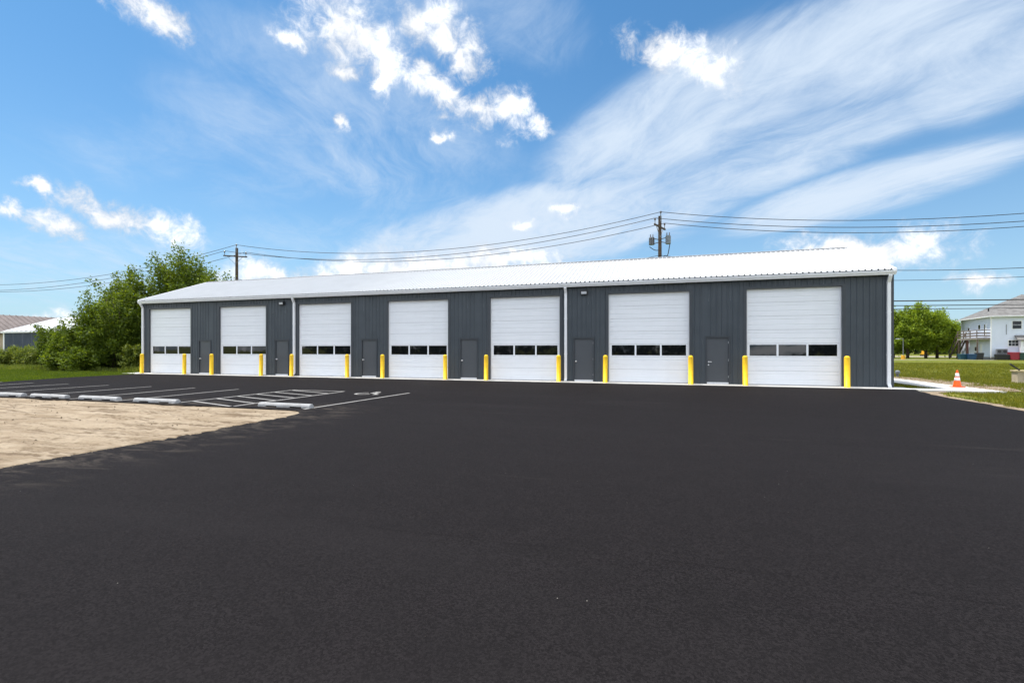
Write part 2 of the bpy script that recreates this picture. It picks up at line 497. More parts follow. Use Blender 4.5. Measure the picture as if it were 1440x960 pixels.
class MB:
    """collects shapes, then links them as ONE mesh object"""
    def __init__(s):
        s.v = []
        s.f = []

    def add(s, vs, fs):
        k = len(s.v)
        s.v.extend(vs)
        s.f.extend([tuple(i + k for i in f) for f in fs])
        return s

    def box(s, x0, x1, y0, y1, z0, z1):
        return s.add([(x0, y0, z0), (x1, y0, z0), (x1, y1, z0), (x0, y1, z0), (x0, y0, z1), (x1, y0, z1), (x1, y1, z1), (x0, y1, z1)],
                     [(3, 2, 1, 0), (4, 5, 6, 7), (0, 1, 5, 4), (1, 2, 6, 5), (2, 3, 7, 6), (3, 0, 4, 7)])

    def bar(s, p, q, w, h):
        """rectangular bar from p to q"""
        p, q = Vector(p), Vector(q)
        d = (q - p).normalized()
        u = d.cross(Vector((0, 0, 1)))
        u = u.normalized() if u.length > 1e-4 else Vector((1, 0, 0))
        n = u.cross(d).normalized()
        vs = []
        for c in (p, q):
            for a, b in ((-1, -1), (1, -1), (1, 1), (-1, 1)):
                vs.append(tuple(c + u * (a * w / 2) + n * (b * h / 2)))
        return s.add(vs, [(3, 2, 1, 0), (4, 5, 6, 7), (0, 1, 5, 4), (1, 2, 6, 5), (2, 3, 7, 6), (3, 0, 4, 7)])

    def tube(s, pts, rads, n=8, cap=True):
        pts = [Vector(p) for p in pts]
        if not hasattr(rads, '__len__'):
            rads = [rads] * len(pts)
        k = len(s.v)
        prev = None
        for i, p in enumerate(pts):
            d = (pts[min(i + 1, len(pts) - 1)] - pts[max(i - 1, 0)])
            d = d.normalized() if d.length else Vector((0, 0, 1))
            if prev is None:
                u = d.orthogonal().normalized()
            else:
                u = (prev - d * prev.dot(d))
                u = u.normalized() if u.length > 1e-5 else d.orthogonal().normalized()
            prev = u
            w = d.cross(u)
            for j in range(n):
                a = 2 * math.pi * j / n
                s.v.append(tuple(p + (u * math.cos(a) + w * math.sin(a)) * rads[i]))
        for i in range(len(pts) - 1):
            for j in range(n):
                j2 = (j + 1) % n
                s.f.append((k + i * n + j, k + i * n + j2, k + (i + 1) * n + j2, k + (i + 1) * n + j))
        if cap:
            s.f.append(tuple(k + j for j in reversed(range(n))))
            e = k + (len(pts) - 1) * n
            s.f.append(tuple(e + j for j in range(n)))
        return s

    def lathe(s, prof, c=(0, 0, 0), n=16):
        """prof: (radius, z) from bottom to top, around a vertical axis"""
        k = len(s.v)
        for r, z in prof:
            for j in range(n):
                a = 2 * math.pi * j / n
                s.v.append((c[0] + r * math.cos(a), c[1] + r * math.sin(a), c[2] + z))
        for i in range(len(prof) - 1):
            for j in range(n):
                j2 = (j + 1) % n
                s.f.append((k + i * n + j, k + i * n + j2, k + (i + 1) * n + j2, k + (i + 1) * n + j))
        s.f.append(tuple(k + j for j in reversed(range(n))))
        e = k + (len(prof) - 1) * n
        s.f.append(tuple(e + j for j in range(n)))
        return s

    def sweep_x(s, prof, x0, x1):
        """closed profile of (y, z) pushed along x"""
        n = len(prof)
        vs = [(x0, y, z) for y, z in prof] + [(x1, y, z) for y, z in prof]
        fs = [(i, (i + 1) % n, n + (i + 1) % n, n + i) for i in range(n)]
        fs += [tuple(reversed(range(n))), tuple(range(n, 2 * n))]
        return s.add(vs, fs)

    def build(s, name, mat, parent=None, loc=(0, 0, 0), rz=0.0, smooth=False, mesh=None):
        me = bpy.data.meshes.new(name)
        me.from_pydata(s.v, [], s.f)
        me.materials.append(MATS[mat])
        if smooth:
            me.polygons.foreach_set('use_smooth', [True] * len(me.polygons))
        me.update()
        return link(name, me, parent, loc, rz)


def link(name, me, parent=None, loc=(0, 0, 0), rz=0.0):
    o = bpy.data.objects.new(name, me)
    C.objects.link(o)
    o.location = loc
    o.rotation_euler = (0, 0, rz)
    if parent:
        o.parent = parent
    return o


def np_mesh(name, verts, faces, mat, smooth=False):
    """mesh from numpy arrays, all faces with the same number of corners"""
    me = bpy.data.meshes.new(name)
    nv, nf, k = len(verts), len(faces), faces.shape[1]
    me.vertices.add(nv)
    me.vertices.foreach_set('co', verts.astype(np.float32).ravel())
    me.loops.add(nf * k)
    me.loops.foreach_set('vertex_index', faces.astype(np.int32).ravel())
    me.polygons.add(nf)
    me.polygons.foreach_set('loop_start', np.arange(0, nf * k, k, dtype=np.int32))
    me.polygons.foreach_set('use_smooth', np.full(nf, smooth))
    me.materials.append(MATS[mat])
    me.update(calc_edges=True)
    me.validate()
    return me


def tag(o, label=None, cat=None, group=None, kind=None):
    if label:
        o['label'] = label
    if cat:
        o['category'] = cat
    if group:
        o['group'] = group
    if kind:
        o['kind'] = kind
    return o


def thing(name, label, cat, loc=(0, 0, 0), rz=0.0, group=None):
    o = bpy.data.objects.new(name, None)
    C.objects.link(o)
    o.location = loc
    o.rotation_euler = (0, 0, rz)
    o.empty_display_size = 0.3
    return tag(o, label, cat, group)


def copy_tree(o, parent=None):
    c = o.copy()
    C.objects.link(c)
    if parent:
        c.parent = parent
    for ch in list(o.children):
        copy_tree(ch, c)
    return c


def vnoise(x, y, seed=0):
    """cheap smooth value noise on arrays"""
    xi, yi = np.floor(x).astype(int), np.floor(y).astype(int)
    fx, fy = x - xi, y - yi
    fx, fy = fx * fx * (3 - 2 * fx), fy * fy * (3 - 2 * fy)

    def h(a, b):
        n = (a * 374761393 + b * 668265263 + seed * 974634777) & 0x7fffffff
        n = ((n ^ (n >> 13)) * 1274126177) & 0x7fffffff
        return ((n ^ (n >> 16)) & 0xffff) / 65535.0
    return (h(xi, yi) * (1 - fx) + h(xi + 1, yi) * fx) * (1 - fy) + (h(xi, yi + 1) * (1 - fx) + h(xi + 1, yi + 1) * fx) * fy


# ------------------------------------------------------------------ the ground
GZ = -0.06
gm = MB()
N = 40
xs = np.concatenate([[-2500, -900, -400], np.linspace(-200, 200, N), [400, 900, 2500]])
gv = [(x, y, GZ) for y in xs for x in xs]
n_ = len(xs)
gf = [(j * n_ + i, j * n_ + i + 1, (j + 1) * n_ + i + 1, (j + 1) * n_ + i) for j in range(n_ - 1) for i in range(n_ - 1)]
gm.add(gv, gf)
tag(gm.build('field', 'field_grass'), kind='structure')


def wobble(pts, step, amp, seed):
    out = []
    for i in range(len(pts)):
        a, b = Vector(pts[i]), Vector(pts[(i + 1) % len(pts)])
        L = (b - a).length
        k = max(1, min(400, int(L / step)))
        for j in range(k):
            p = a.lerp(b, j / k)
            nrm = Vector((-(b - a).y, (b - a).x)).normalized()
            s = L * j / k
            w = (float(vnoise(np.array([s * 1.3]), np.array([i * 7.7]), seed)[0]) - .5) + .5 * (float(vnoise(np.array([s * 5.1]), np.array([i * 3.3]), seed + 1)[0]) - .5)
            out.append(tuple(p + nrm * (w * amp)))
    return out


def slab(name, outline, z0, z1, mat):
    import bmesh
    bm = bmesh.new()
    vs = [bm.verts.new((x, y, z1)) for x, y in outline]
    f = bm.faces.new(vs)
    bm.normal_update()
    if f.normal.z < 0:
        f.normal_flip()
    ex = bmesh.ops.extrude_face_region(bm, geom=[f])
    for g in ex['geom']:
        if isinstance(g, bmesh.types.BMVert):
            g.co.z = z0
    bmesh.ops.recalc_face_normals(bm, faces=bm.faces)
    bmesh.ops.triangulate(bm, faces=[q for q in bm.faces if len(q.verts) > 4])
    me = bpy.data.meshes.new(name)
    bm.to_mesh(me)
    bm.free()
    me.materials.append(MATS[mat])
    return link(name, me)


corner = [(4.25 - 1.0 * (1 - math.cos(a)), -14.25 + 1.0 * math.sin(a)) for a in np.linspace(math.pi / 2, 0, 7)]
lot = [(22.35, -0.95), (-19.6, -0.95), (-19.45, -4.7), (-18.5, -7.1), (-17.9, -8.7), (-17.6, -13.25)] + corner + \
      [(4.26, -16.5), (4.32, -19.5), (4.3, -34), (-30, -34), (-30, -48), (24, -48), (22.2, -30), (21.5, -10), (21.75, -6.3), (21.76, -4.6), (21.85, -3.2), (22.1, -1.9)]
asphalt = tag(slab('asphalt_lot', wobble(lot, 0.2, 0.08, 5), -0.055, 0.0, 'asphalt'), kind='structure')


def sand_patch():
    nx, ny = 330, 300
    gx = np.concatenate([np.linspace(-24, 0, 150), np.linspace(0.05, 5.1, nx - 150)])
    gy = np.linspace(-34, -12.9, ny)
    X, Y = np.meshgrid(gx, gy)
    Z = 0.05 * (vnoise(X * .5, Y * .9, 1) - .5) + 0.075 * (vnoise(X * .45 + .2 * Y, Y * 3.2, 2) - .5) + 0.04 * (vnoise(X * .8, Y * 9.0, 8) - .5) + 0.03 * (vnoise(X * 3.5, Y * 5.5, 3) - .5) + 0.022 * (vnoise(X * 9, Y * 11, 4) - .5)
    for k, (y0, s) in enumerate([(-15.2, .06), (-17.0, -.05), (-18.4, .09)]):          # wheel ruts
        dd = np.abs(Y - (y0 + s * X + .35 * np.sin(X * .35 + k)))
        Z -= 0.022 * np.exp(-(dd / .16) ** 2) - 0.018 * np.exp(-((dd - .33) / .13) ** 2)
    Z += 0.03 * np.maximum(vnoise(X * 6, Y * 6, 21) - .62, 0) + 0.02 * (vnoise(X * 17, Y * 17, 22) - .5)
    Z += -0.018
    edge = np.minimum(4.36 - X, -13.25 - Y)
    spill = (X - 4.2) < (.06 + .22 * np.maximum(vnoise(Y * 1.1, X * .6, 31) - .35, 0) + .16 * (vnoise(X * 9, Y * 9, 32) - .4))
    spill &= (X > 4.0) & (Y < -14.3)
    Z = np.where(edge < 0.25, np.minimum(Z, -0.02 - 0.03 * np.clip(.25 - edge, 0, 1)), Z)
    Z = np.where(spill, 0.006 + .012 * vnoise(X * 8, Y * 8, 33) * np.clip(1.2 - (X - 4.2) * 2, 0, 1), Z)
    V = np.stack([X.ravel(), Y.ravel(), Z.ravel()], 1)
    i = np.arange(nx * ny).reshape(ny, nx)
    F = np.stack([i[:-1, :-1].ravel(), i[:-1, 1:].ravel(), i[1:, 1:].ravel(), i[1:, :-1].ravel()], 1)
    V[:, 2] = np.maximum(V[:, 2], -0.056)
    tag(link('sand_patch', np_mesh('sand_patch', V, F, 'sand', True)), kind='structure')


sand_patch()


def clods(name, n, area, mat, smin, smax, z=0.0):
    """small lumps of soil lying loose"""
    oct_v = np.array([(1, 0, 0), (-1, 0, 0), (0, 1, 0), (0, -1, 0), (0, 0, 1), (0, 0, -1)], float)
    oct_f = np.array([(0, 2, 4), (2, 1, 4), (1, 3, 4), (3, 0, 4), (2, 0, 5), (1, 2, 5), (3, 1, 5), (0, 3, 5)])
    x = RNG.uniform(area[0], area[1], n)
    y = RNG.uniform(area[2], area[3], n)
    s = smin + (smax - smin) * RNG.random(n) ** 3
    V = oct_v[None] * (s[:, None, None] * RNG.uniform(.6, 1.3, (n, 6, 1)))
    V[:, :, 2] *= .7
    V += np.stack([x, y, np.full(n, z)], 1)[:, None]
    F = oct_f[None] + (np.arange(n) * 6)[:, None, None]
    tag(link(name, np_mesh(name, V.reshape(-1, 3), F.reshape(-1, 3), mat)), kind='stuff')


clods('soil_clods', 1700, (-16, 4.0, -24, -13.45), 'clod_brown', .006, .032, -0.012)
clods('edge_grit', 500, (4.0, 4.42, -20, -14.6), 'sand', .004, .014, 0.0)

# concrete apron in front of the doors and the walk beside the end wall
apron = tag(MB().build('concrete_apron', 'concrete'), kind='structure')
xj = [-21.4 + i * 3.05 for i in range(15)] + [22.35]
for i in range(len(xj) - 1):
    b = MB().box(xj[i] + .004, xj[i + 1] - .004, -0.93, 0.155, -0.05, 0.018)
    b.build('slab', 'concrete', apron)
walk = tag(MB().build('sidewalk', 'concrete'), kind='structure')
MB().box(22.36, 25.0, -1.22, -0.30, -0.05, 0.016).build('slab', 'concrete', walk)
for i in range(9):
    MB().box(23.45, 25.0, -0.29 + i * 1.53, 1.23 + i * 1.53, -0.05, 0.014).build('slab', 'concrete', walk)
soil = [(25.0, -0.9), (25.9, -0.4), (26.6, 1.2), (26.9, 3.4), (27.2, 6.6), (26.6, 9.5), (25.6, 12.5), (25.05, 12.5)]
tag(slab('bare_soil', wobble(soil, 0.3, 0.5, 9), -0.058, -0.026, 'bare_soil'), kind='structure')
soil2 = [(22.0, -1.5), (22.4, -1.25), (23.2, -1.3), (22.5, -1.9), (22.25, -3.2), (22.2, -4.6), (22.3, -6.4), (22.1, -10), (22.75, -30), (22.0, -30), (21.3, -10.2), (21.6, -6.3), (21.65, -3.3)]
tag(slab('soil_verge', wobble(soil2, 0.2, 0.22, 12), -0.059, -0.032, 'bare_soil'), kind='structure')
clods('verge_clods', 500, (25.0, 27.2, -0.8, 9), 'bare_soil', .015, .07, -0.02)
left_soil = [(-19.55, -1.4), (-19.45, -4.7), (-18.5, -7.2), (-17.8, -8.8), (-17.5, -14), (-17.9, -14), (-18.2, -8.9), (-18.9, -7.2), (-19.8, -4.7), (-19.9, -1.4)]
tag(slab('soil_edge', wobble(left_soil, 0.25, 0.2, 15), -0.0585, -0.03, 'bare_soil'), kind='structure')

# painted markings (children of the asphalt)
PZ = 0.004


def stripe(name, p, q, w=0.09, z=PZ):
    p, q = Vector((*p, z)), Vector((*q, z))
    d = (q - p).normalized()
    u = Vector((-d.y, d.x, 0)) * (w / 2)
    MB().add([tuple(p - u), tuple(q - u), tuple(q + u), tuple(p + u)], [(0, 1, 2, 3)] if True else []).build(name, 'line_paint', asphalt)


for x0, x1 in ((-17.75, -18.0), (-15.0, -15.68), (-12.95, -13.23), (-10.4, -10.64), (-7.8, -8.03), (-5.25, -5.58), (-3.22, -3.30)):
    stripe('parking_line', (x0, -13.15), (x1, -8.58))
stripe('parking_line', (-0.95, -13.12), (-0.95, -8.36))
stripe('parking_line', (1.37, -13.1), (1.37, -8.26))
stripe('parking_line', (3.72, -13.1), (4.02, -8.05))
for y in (-12.47, -11.66, -10.86, -10.06, -9.24, -8.40):
    stripe('hatch_line', (-0.90, y), (1.32, y - .70), z=PZ + .0035)
stripe('hatch_line', (-0.90, -8.31), (1.42, -8.26), z=PZ + .0065)


def access_symbol():
    """painted wheelchair emblem, its top towards the garage"""
    b = MB()

    def poly(pts, w):
        for i in range(len(pts) - 1):
            p, q = Vector((*pts[i], 0)), Vector((*pts[i + 1], 0))
            d = (q - p).normalized()
            u = Vector((-d.y, d.x, 0)) * (w / 2)
            e = d * (w * .35)
            k = 0.0004 * len(b.f)
            b.add([tuple(Vector(c) + Vector((0, 0, k))) for c in (p - e - u, q + e - u, q + e + u, p - e + u)], [(0, 1, 2, 3)])
    poly([(-.02 + .06 * math.cos(a), .50 + .06 * math.sin(a)) for a in np.linspace(0, 6.283, 9)], .07)
    poly([(.0, .36), (.03, .04), (.26, .04), (.40, -.34), (.50, -.30)], .10)
    poly([(.02, .20), (.24, .20)], .08)
    poly([(-.08 + .30 * math.cos(a), -.16 + .30 * math.sin(a)) for a in np.linspace(1.9, 5.75, 12)], .09)
    o = b.build('accessible_symbol', 'line_paint', asphalt, (2.75, -8.62, PZ))
    o.scale = (1.05, 1.15, 1)


access_symbol()

# ------------------------------------------------------------------ garage building
XL, XR, DEPTH = -20.80, 21.95, 10.0
EAVE, RIDGE_Z = 4.72, 6.80
g = thing('garage_building', 'long dark slate metal garage with seven white overhead doors and a white ribbed roof', 'garage', (0.57, 5, 0))
GOFF = Vector((-0.57, -5, 0))
DOORS = [(i - 3) * 6.096 for i in range(7)]
MAN = [(i - 2.5) * 6.096 for i in range(6)]
DW, DH, JW = 1.81, 4.267, 1.90          # half door width, height, half rough opening
MW, MH = 0.455, 2.10


def gpart(b, name, mat, parent=None, **k):
    """children of the building are stored in its own frame"""
    if parent is None:
        return b.build(name, mat, g, GOFF, **k)
    return b.build(name, mat, parent, **k)


RIBS = [(-.034, 0), (-.018, -.025), (.018, -.025), (.034, 0)]


def rib_profile(s0, s1, grid0):
    """(s, outward) points of ribbed sheet between s0 and s1; ribs every 0.2286 m from grid0"""
    pts = [(s0, 0.0)]
    k = math.floor((s0 - grid0) / .2286)
    while grid0 + k * .2286 <= s1 + .05:
        c = grid0 + k * .2286
        if c - .034 > s0 + .003 and c + .034 < s1 - .003:
            pts += [(c + a, b) for a, b in RIBS]
        k += 1
        m = c + .1143
        if s0 + .05 < m < s1 - .05:
            pts += [(m - .012, 0), (m, -.005), (m + .012, 0)]
    pts.append((s1, 0.0))
    return pts


def sheet(b, pts, place, z0, ztop):
    """vertical ribbed sheet; place(s, out, z) gives the point, ztop(s) its upper edge"""
    vs, n = [], len(pts)
    for s_, o_ in pts:
        vs.append(place(s_, o_, z0))
    for s_, o_ in pts:
        vs.append(place(s_, o_, ztop(s_)))
    b.add(vs, [(i, i + 1, n + i + 1, n + i) for i in range(n - 1)])


PW = .9144


def front_z(x):
    for c in DOORS:
        if c - JW < x < c + JW:
            return DH + .03
    for c in MAN:
        if c - MW - .06 < x < c + MW + .06:
            return MH + .075
    return 0.02


cuts = sorted([c + s * JW for c in DOORS for s in (-1, 1)] + [c + s * (MW + .06) for c in MAN for s in (-1, 1)])
np_ = int(math.ceil((XR - XL) / PW))
for i in range(np_):
    a, b_ = XL + i * PW, min(XL + (i + 1) * PW, XR)
    b = MB()
    es = [a + .002] + [c for c in cuts if a + .01 < c < b_ - .01] + [b_ - .002]
    for s0, s1 in zip(es[:-1], es[1:]):
        z0 = front_z((s0 + s1) / 2)
        sheet(b, rib_profile(s0, s1, XL + .1143), lambda s_, o_, z: (s_, o_, z), z0, lambda s_: EAVE + .02)
    gpart(b, 'siding_panel', 'slate_steel')
    b = MB()
    sheet(b, rib_profile(a + .002, b_ - .002, XL + .1143)[::-1], lambda s_, o_, z: (s_, DEPTH - o_, z), 0.02, lambda s_: EAVE + .02)
    gpart(b, 'siding_panel', 'slate_steel')


def gable(s_):
    return EAVE + .05 + (RIDGE_Z - EAVE - .12) * (1 - abs(s_ - 5) / 5)


for i in range(11):
    a, b_ = i * PW, min((i + 1) * PW, DEPTH)
    es = [a + .002] + ([5.0] if a < 5 < b_ else []) + [b_ - .002]
    for sx, flip in ((XR, 1), (XL, -1)):
        b = MB()
        for s0, s1 in zip(es[:-1], es[1:]):
            pp = rib_profile(s0, s1, .1143)
            if flip < 0:
                pp = pp[::-1]
            sheet(b, pp, lambda s_, o_, z: (sx - flip * o_, s_, z), 0.02, gable)
        gpart(b, 'siding_panel', 'slate_steel')

# dark corner trims, base trim
for x in (XL, XR):
    for y in (0.0, DEPTH):
        sx = -1 if x == XL else 1
        sy = -1 if y == 0 else 1
        b = MB()
        b.box(min(x + sx * .024, x - sx * .10), max(x + sx * .024, x - sx * .10), min(y + sy * .026, y), max(y + sy * .026, y), .02, EAVE - .02)
        b.box(min(x + sx * .0245, x), max(x + sx * .0245, x), min(y, y - sy * .10), max(y, y - sy * .10), .02, EAVE - .02)
        gpart(b, 'corner_trim', 'slate_trim')
gpart(MB().box(XL + .03, XR - .03, .20, DEPTH - .06, -.05, .016), 'floor_slab', 'concrete')


# --- roof
def roof_z(y):
    return 4.87 + (y + .24) * (RIDGE_Z - 4.87) / 5.24


RX0, RX1 = XL - .03, XR + .005
nr = int(math.ceil((RX1 - RX0) / PW))
for i in range(nr):
    a, b_ = RX0 + i * PW, min(RX0 + (i + 1) * PW, RX1)
    pts = rib_profile(a, b_ - .003, RX0 + .1143)
    for side in (0, 1):
        ys = (-.24, 5.0) if side == 0 else (10.24, 5.0)
        b = MB()
        vs = [(s_, ys[0], roof_z(-.24) - o_ * 2) for s_, o_ in pts] + [(s_, ys[1], roof_z(5.0) - o_ * 2) for s_, o_ in pts]
        n = len(pts)
        fs = [(j, j + 1, n + j + 1, n + j) for j in range(n - 1)]
        if side:
            fs = [f[::-1] for f in fs]
        vs2 = [(x, y, z - .012) for x, y, z in vs]
        b.add(vs, fs)
        b.add(vs2, [f[::-1] for f in fs])
        b.add(vs[:n] + vs2[:n], [(j, n + j, n + j + 1, j + 1) for j in range(n - 1)])
        gpart(b, 'roof_panel', 'roof_white')
# vented ridge: dark mesh strips under a folded white cap
b = MB()
for s in (-1, 1):
    y0, y1 = 5 + s * .17, 5 + s * .13
    b.box(RX0 + .02, RX1 - .02, min(y0, y1), max(y0, y1), roof_z(5) - .075, roof_z(5) + .012)
gpart(b, 'ridge_vent', 'lamp_black')
zr = roof_z(5)
gpart(MB().sweep_x([(4.78, zr - .045), (5, zr + .055), (5.22, zr - .045), (5.22, zr - .06), (5, zr + .04), (4.78, zr - .06)][::-1], RX0 - .01, RX1 + .01), 'ridge_cap', 'roof_white')
# closing pieces on the verges, eave fascia and soffit
for x in (RX0, RX1):
    sx = -1 if x == RX0 else 1
    for s in (0, 1):
        ya, yb = (-.25, 5) if s == 0 else (10.25, 5)
        b = MB()
        za, zb = roof_z(-.25), roof_z(5)
        xo, xi = x + sx * .035, x - sx * .09
        vs = [(xo, ya, za + .045), (xo, yb, zb + .045), (xo, yb, zb - .15), (xo, ya, za - .15), (xi, ya, za + .045), (xi, yb, zb + .045), (xi, yb, zb - .15), (xi, ya, za - .15)]
        b.add(vs, [(0, 1, 2, 3), (7, 6, 5, 4), (0, 4, 5, 1), (3, 2, 6, 7), (0, 3, 7, 4)])
        gpart(b, 'rake_trim', 'white_trim')
for y, s in ((0, -1), (DEPTH, 1)):
    b = MB().box(RX0 + .04, RX1 - .04, min(y, y + s * .16), max(y, y + s * .16), EAVE + .022, EAVE + .05)
    gpart(b, 'soffit', 'white_trim')
    pr = [(-.16, 4.835), (-.16, 4.655), (-.25, 4.655), (-.262, 4.675), (-.262, 4.70), (-.29, 4.735), (-.305, 4.79), (-.305, 4.825), (-.295, 4.825), (-.295, 4.80), (-.17, 4.80), (-.17, 4.835)]
    if s > 0:
        pr = [(DEPTH - a, z) for a, z in pr][::-1]
    gpart(MB().sweep_x(pr, RX0 - .01, RX1 + .01), 'gutter', 'white_trim')
# downspouts (rectangular, with an elbow under the gutter)
for xd in (XL + .16, -8.19, 8.26, 21.775):
    b = MB()
    w2, d2 = .062, .045
    path = [(-.21, 4.66), (-.21, 4.60), (-.075, 4.36), (-.075, .16), (-.16, .06)]
    ring = []
    for (y, z) in path:
        for a, c in ((-1, -1), (1, -1), (1, 1), (-1, 1)):
            ring.append((xd + a * w2, y + c * d2, z + (0 if z > .1 else c * .03)))
    fs = []
    for i in range(len(path) - 1):
        for j in range(4):
            k = (j + 1) % 4
            fs.append((i * 4 + k, i * 4 + j, (i + 1) * 4 + j, (i + 1) * 4 + k))
    fs += [(0, 1, 2, 3), (19, 18, 17, 16)]
    b.add(ring, fs)
    ds = gpart(b, 'downspout', 'white_trim')
    for z in (1.35, 3.1):
        gpart(MB().box(xd - .075, xd + .075, -.125, -.022, z, z + .03), 'strap', 'white_trim', ds)


# --- overhead doors
def door_section(h):
    """closed (y, z) profile of one insulated panel with two pressed grooves"""
    p = [(0.0, 0.004), (-.006, .010)]
    for zc in (h * .36, h * .74):
        p += [(-.006, zc - .018), (.010, zc - .008), (.010, zc + .008), (-.006, zc + .018)]
    p += [(-.006, h - .012), (0, h - .004), (.04, h - .004), (.04, .004)]
    return p


SEC = DH / 7
YD = 0.13
sec_mesh = MB().sweep_x(door_section(SEC), -DW + .015, DW - .015)
wf = MB()
wf.box(-DW + .015, DW - .015, -.006, .04, .004, .060).box(-DW + .015, DW - .015, -.006, .04, SEC - .055, SEC - .004)
pane_x = []
inner = 2 * DW - .03
pw_ = (inner - .09 * 2 - .075 * 2) / 3
x = -DW + .015
wf.box(x, x + .09, -.006, .04, .0605, SEC - .0555)
x += .09
for k in range(3):
    pane_x.append((x, x + pw_))
    x += pw_
    w_ = .075 if k < 2 else .09
    wf.box(x, x + w_, -.006, .04, .0605, SEC - .0555)
    x += w_
proto = {}
for di, cx in enumerate(DOORS):
    # white side seals and head seal, dark returns of the opening
    fr = MB()
    for s in (-1, 1):
        a, c = sorted((s * (DW - .02), s * (DW + .055)))
        fr.box(a, c, .085, .128, .02, DH + .01)
    fr.box(-DW + .025, DW - .025, .085, .125, DH - .035, DH + .012)
    dr = fr.build('overhead_door', 'white_trim', g, Vector((cx, 0, 0)) + GOFF)
    rt = MB()
    for s in (-1, 1):
        a, c = sorted((s * (JW - .055), s * (JW + .012)))
        rt.box(a, c, -.028, .20, .02, DH + .03)
        a, c = sorted((s * (JW - .0545), s * (JW + .07)))
        rt.box(a, c, -.0275, -.0255, .0205, DH + .11)
    rt.box(-JW + .056, JW - .056, -.028, .20, DH + .0105, DH + .055)
    rt.box(-JW + .055, JW - .055, -.0272, -.0255, DH + .056, DH + .11)
    rt.build('opening_trim', 'slate_trim', dr)
    for k in range(7):
        if k == 2:
            if 'wf' not in proto:
                o = wf.build('window_frame', 'door_white', dr, (0, YD, .02 + k * SEC))
                proto['wf'] = o.data
            else:
                link('window_frame', proto['wf'], dr, (0, YD, .02 + k * SEC))
            for q, (xa, xb) in enumerate(pane_x):
                key = 'pane%d' % q
                loc = (0, YD + .012, .02 + k * SEC)
                if key not in proto:
                    o = MB().box(xa + .001, xb - .001, 0, .012, .061, SEC - .056).build('window_pane', 'dark_glass', dr, loc)
                    proto[key] = o.data
                else:
                    o = link('window_pane', proto[key], dr, loc)
                tilt = (2.6, 1.9, 0)[q] if di == 6 else random.uniform(-.35, .35)
                o.rotation_euler = (R(-tilt), 0, R(random.uniform(-.35, .35)))
        else:
            loc = (0, YD + random.uniform(-.0015, .0015), .02 + k * SEC)
            if 'sec' not in proto:
                o = sec_mesh.build('door_panel', 'door_white', dr, loc)
                proto['sec'] = o.data
            else:
                link('door_panel', proto['sec'], dr, loc)
    MB().box(-DW + .02, DW - .02, YD - .012, YD + .03, .0185, .030).build('bottom_seal', 'black_rubber', dr)

# --- personnel doors
for mi, cx in enumerate(MAN):
    d = MB().box(-MW, MW, .02, .065, .094, MH).build('entry_door', 'door_grey', g, Vector((cx, 0, 0)) + GOFF)
    f = MB()
    for s in (-1, 1):
        a, c = sorted((s * (MW + .004), s * (MW + .062)))
        f.box(a, c, -.035, .10, .02, MH + .07)
    f.box(-MW - .0035, MW + .0035, -.035, .10, MH + .006, MH + .0705)
    f.box(-MW - .10, MW + .10, -.05, -.0355, MH + .071, MH + .10)
    f.build('door_frame', 'slate_trim', d)
    MB().box(-MW - .003, MW + .003, -.03, .10, .02, .088).build('threshold', 'white_trim', d)
    hx = -MW + .07
    h = MB()
    if mi == 5:
        h.tube([(hx, .02, 1.02), (hx, -.05, 1.02)], .022, 10).tube([(hx, -.045, 1.02), (hx + .13, -.05, 1.02)], .013, 8)
        h.build('lever_handle', 'steel', d)
        MB().tube([(hx, .02, .88), (hx, -.012, .88)], .032, 12).build('deadbolt', 'steel', d)
    else:
        h.tube([(hx, .021, 1.0), (hx, -.005, 1.0), (hx, -.02, 1.0), (hx, -.045, 1.0), (hx, -.065, 1.0)], [.042, .042, .018, .040, .034], 12)
        h.build('door_knob', 'steel', d, smooth=True)
    hg = MB()
    for z in (.3, 1.05, 1.85):
        hg.tube([(MW + .002, .012, z), (MW + .002, .012, z + .1)], .010, 6)
    hg.build('hinges', 'steel', d)

# --- wall pack lights
for cx in (-9.10, 9.17):
    b = MB().sweep_x([(-.02, 4.27), (-.02, 4.47), (-.13, 4.47), (-.165, 4.44), (-.135, 4.27)], cx - .17, cx + .17)
    o = gpart(b, 'wall_light', 'lamp_black')
    gpart(MB().add([(cx - .13, -.171, 4.425), (cx + .13, -.171, 4.425), (cx + .13, -.149, 4.30), (cx - .13, -.149, 4.30),
                    (cx - .13, -.155, 4.425), (cx + .13, -.155, 4.425), (cx + .13, -.133, 4.30), (cx - .13, -.133, 4.30)],
                   [(3, 2, 1, 0), (0, 1, 5, 4), (1, 2, 6, 5), (2, 3, 7, 6), (3, 0, 4, 7)]), 'lens', 'lens_grey', o)
    gpart(MB().tube([(cx + .1, -.05, 4.47), (cx + .1, -.05, 4.60)], .014, 6), 'conduit', 'slate_trim', o)

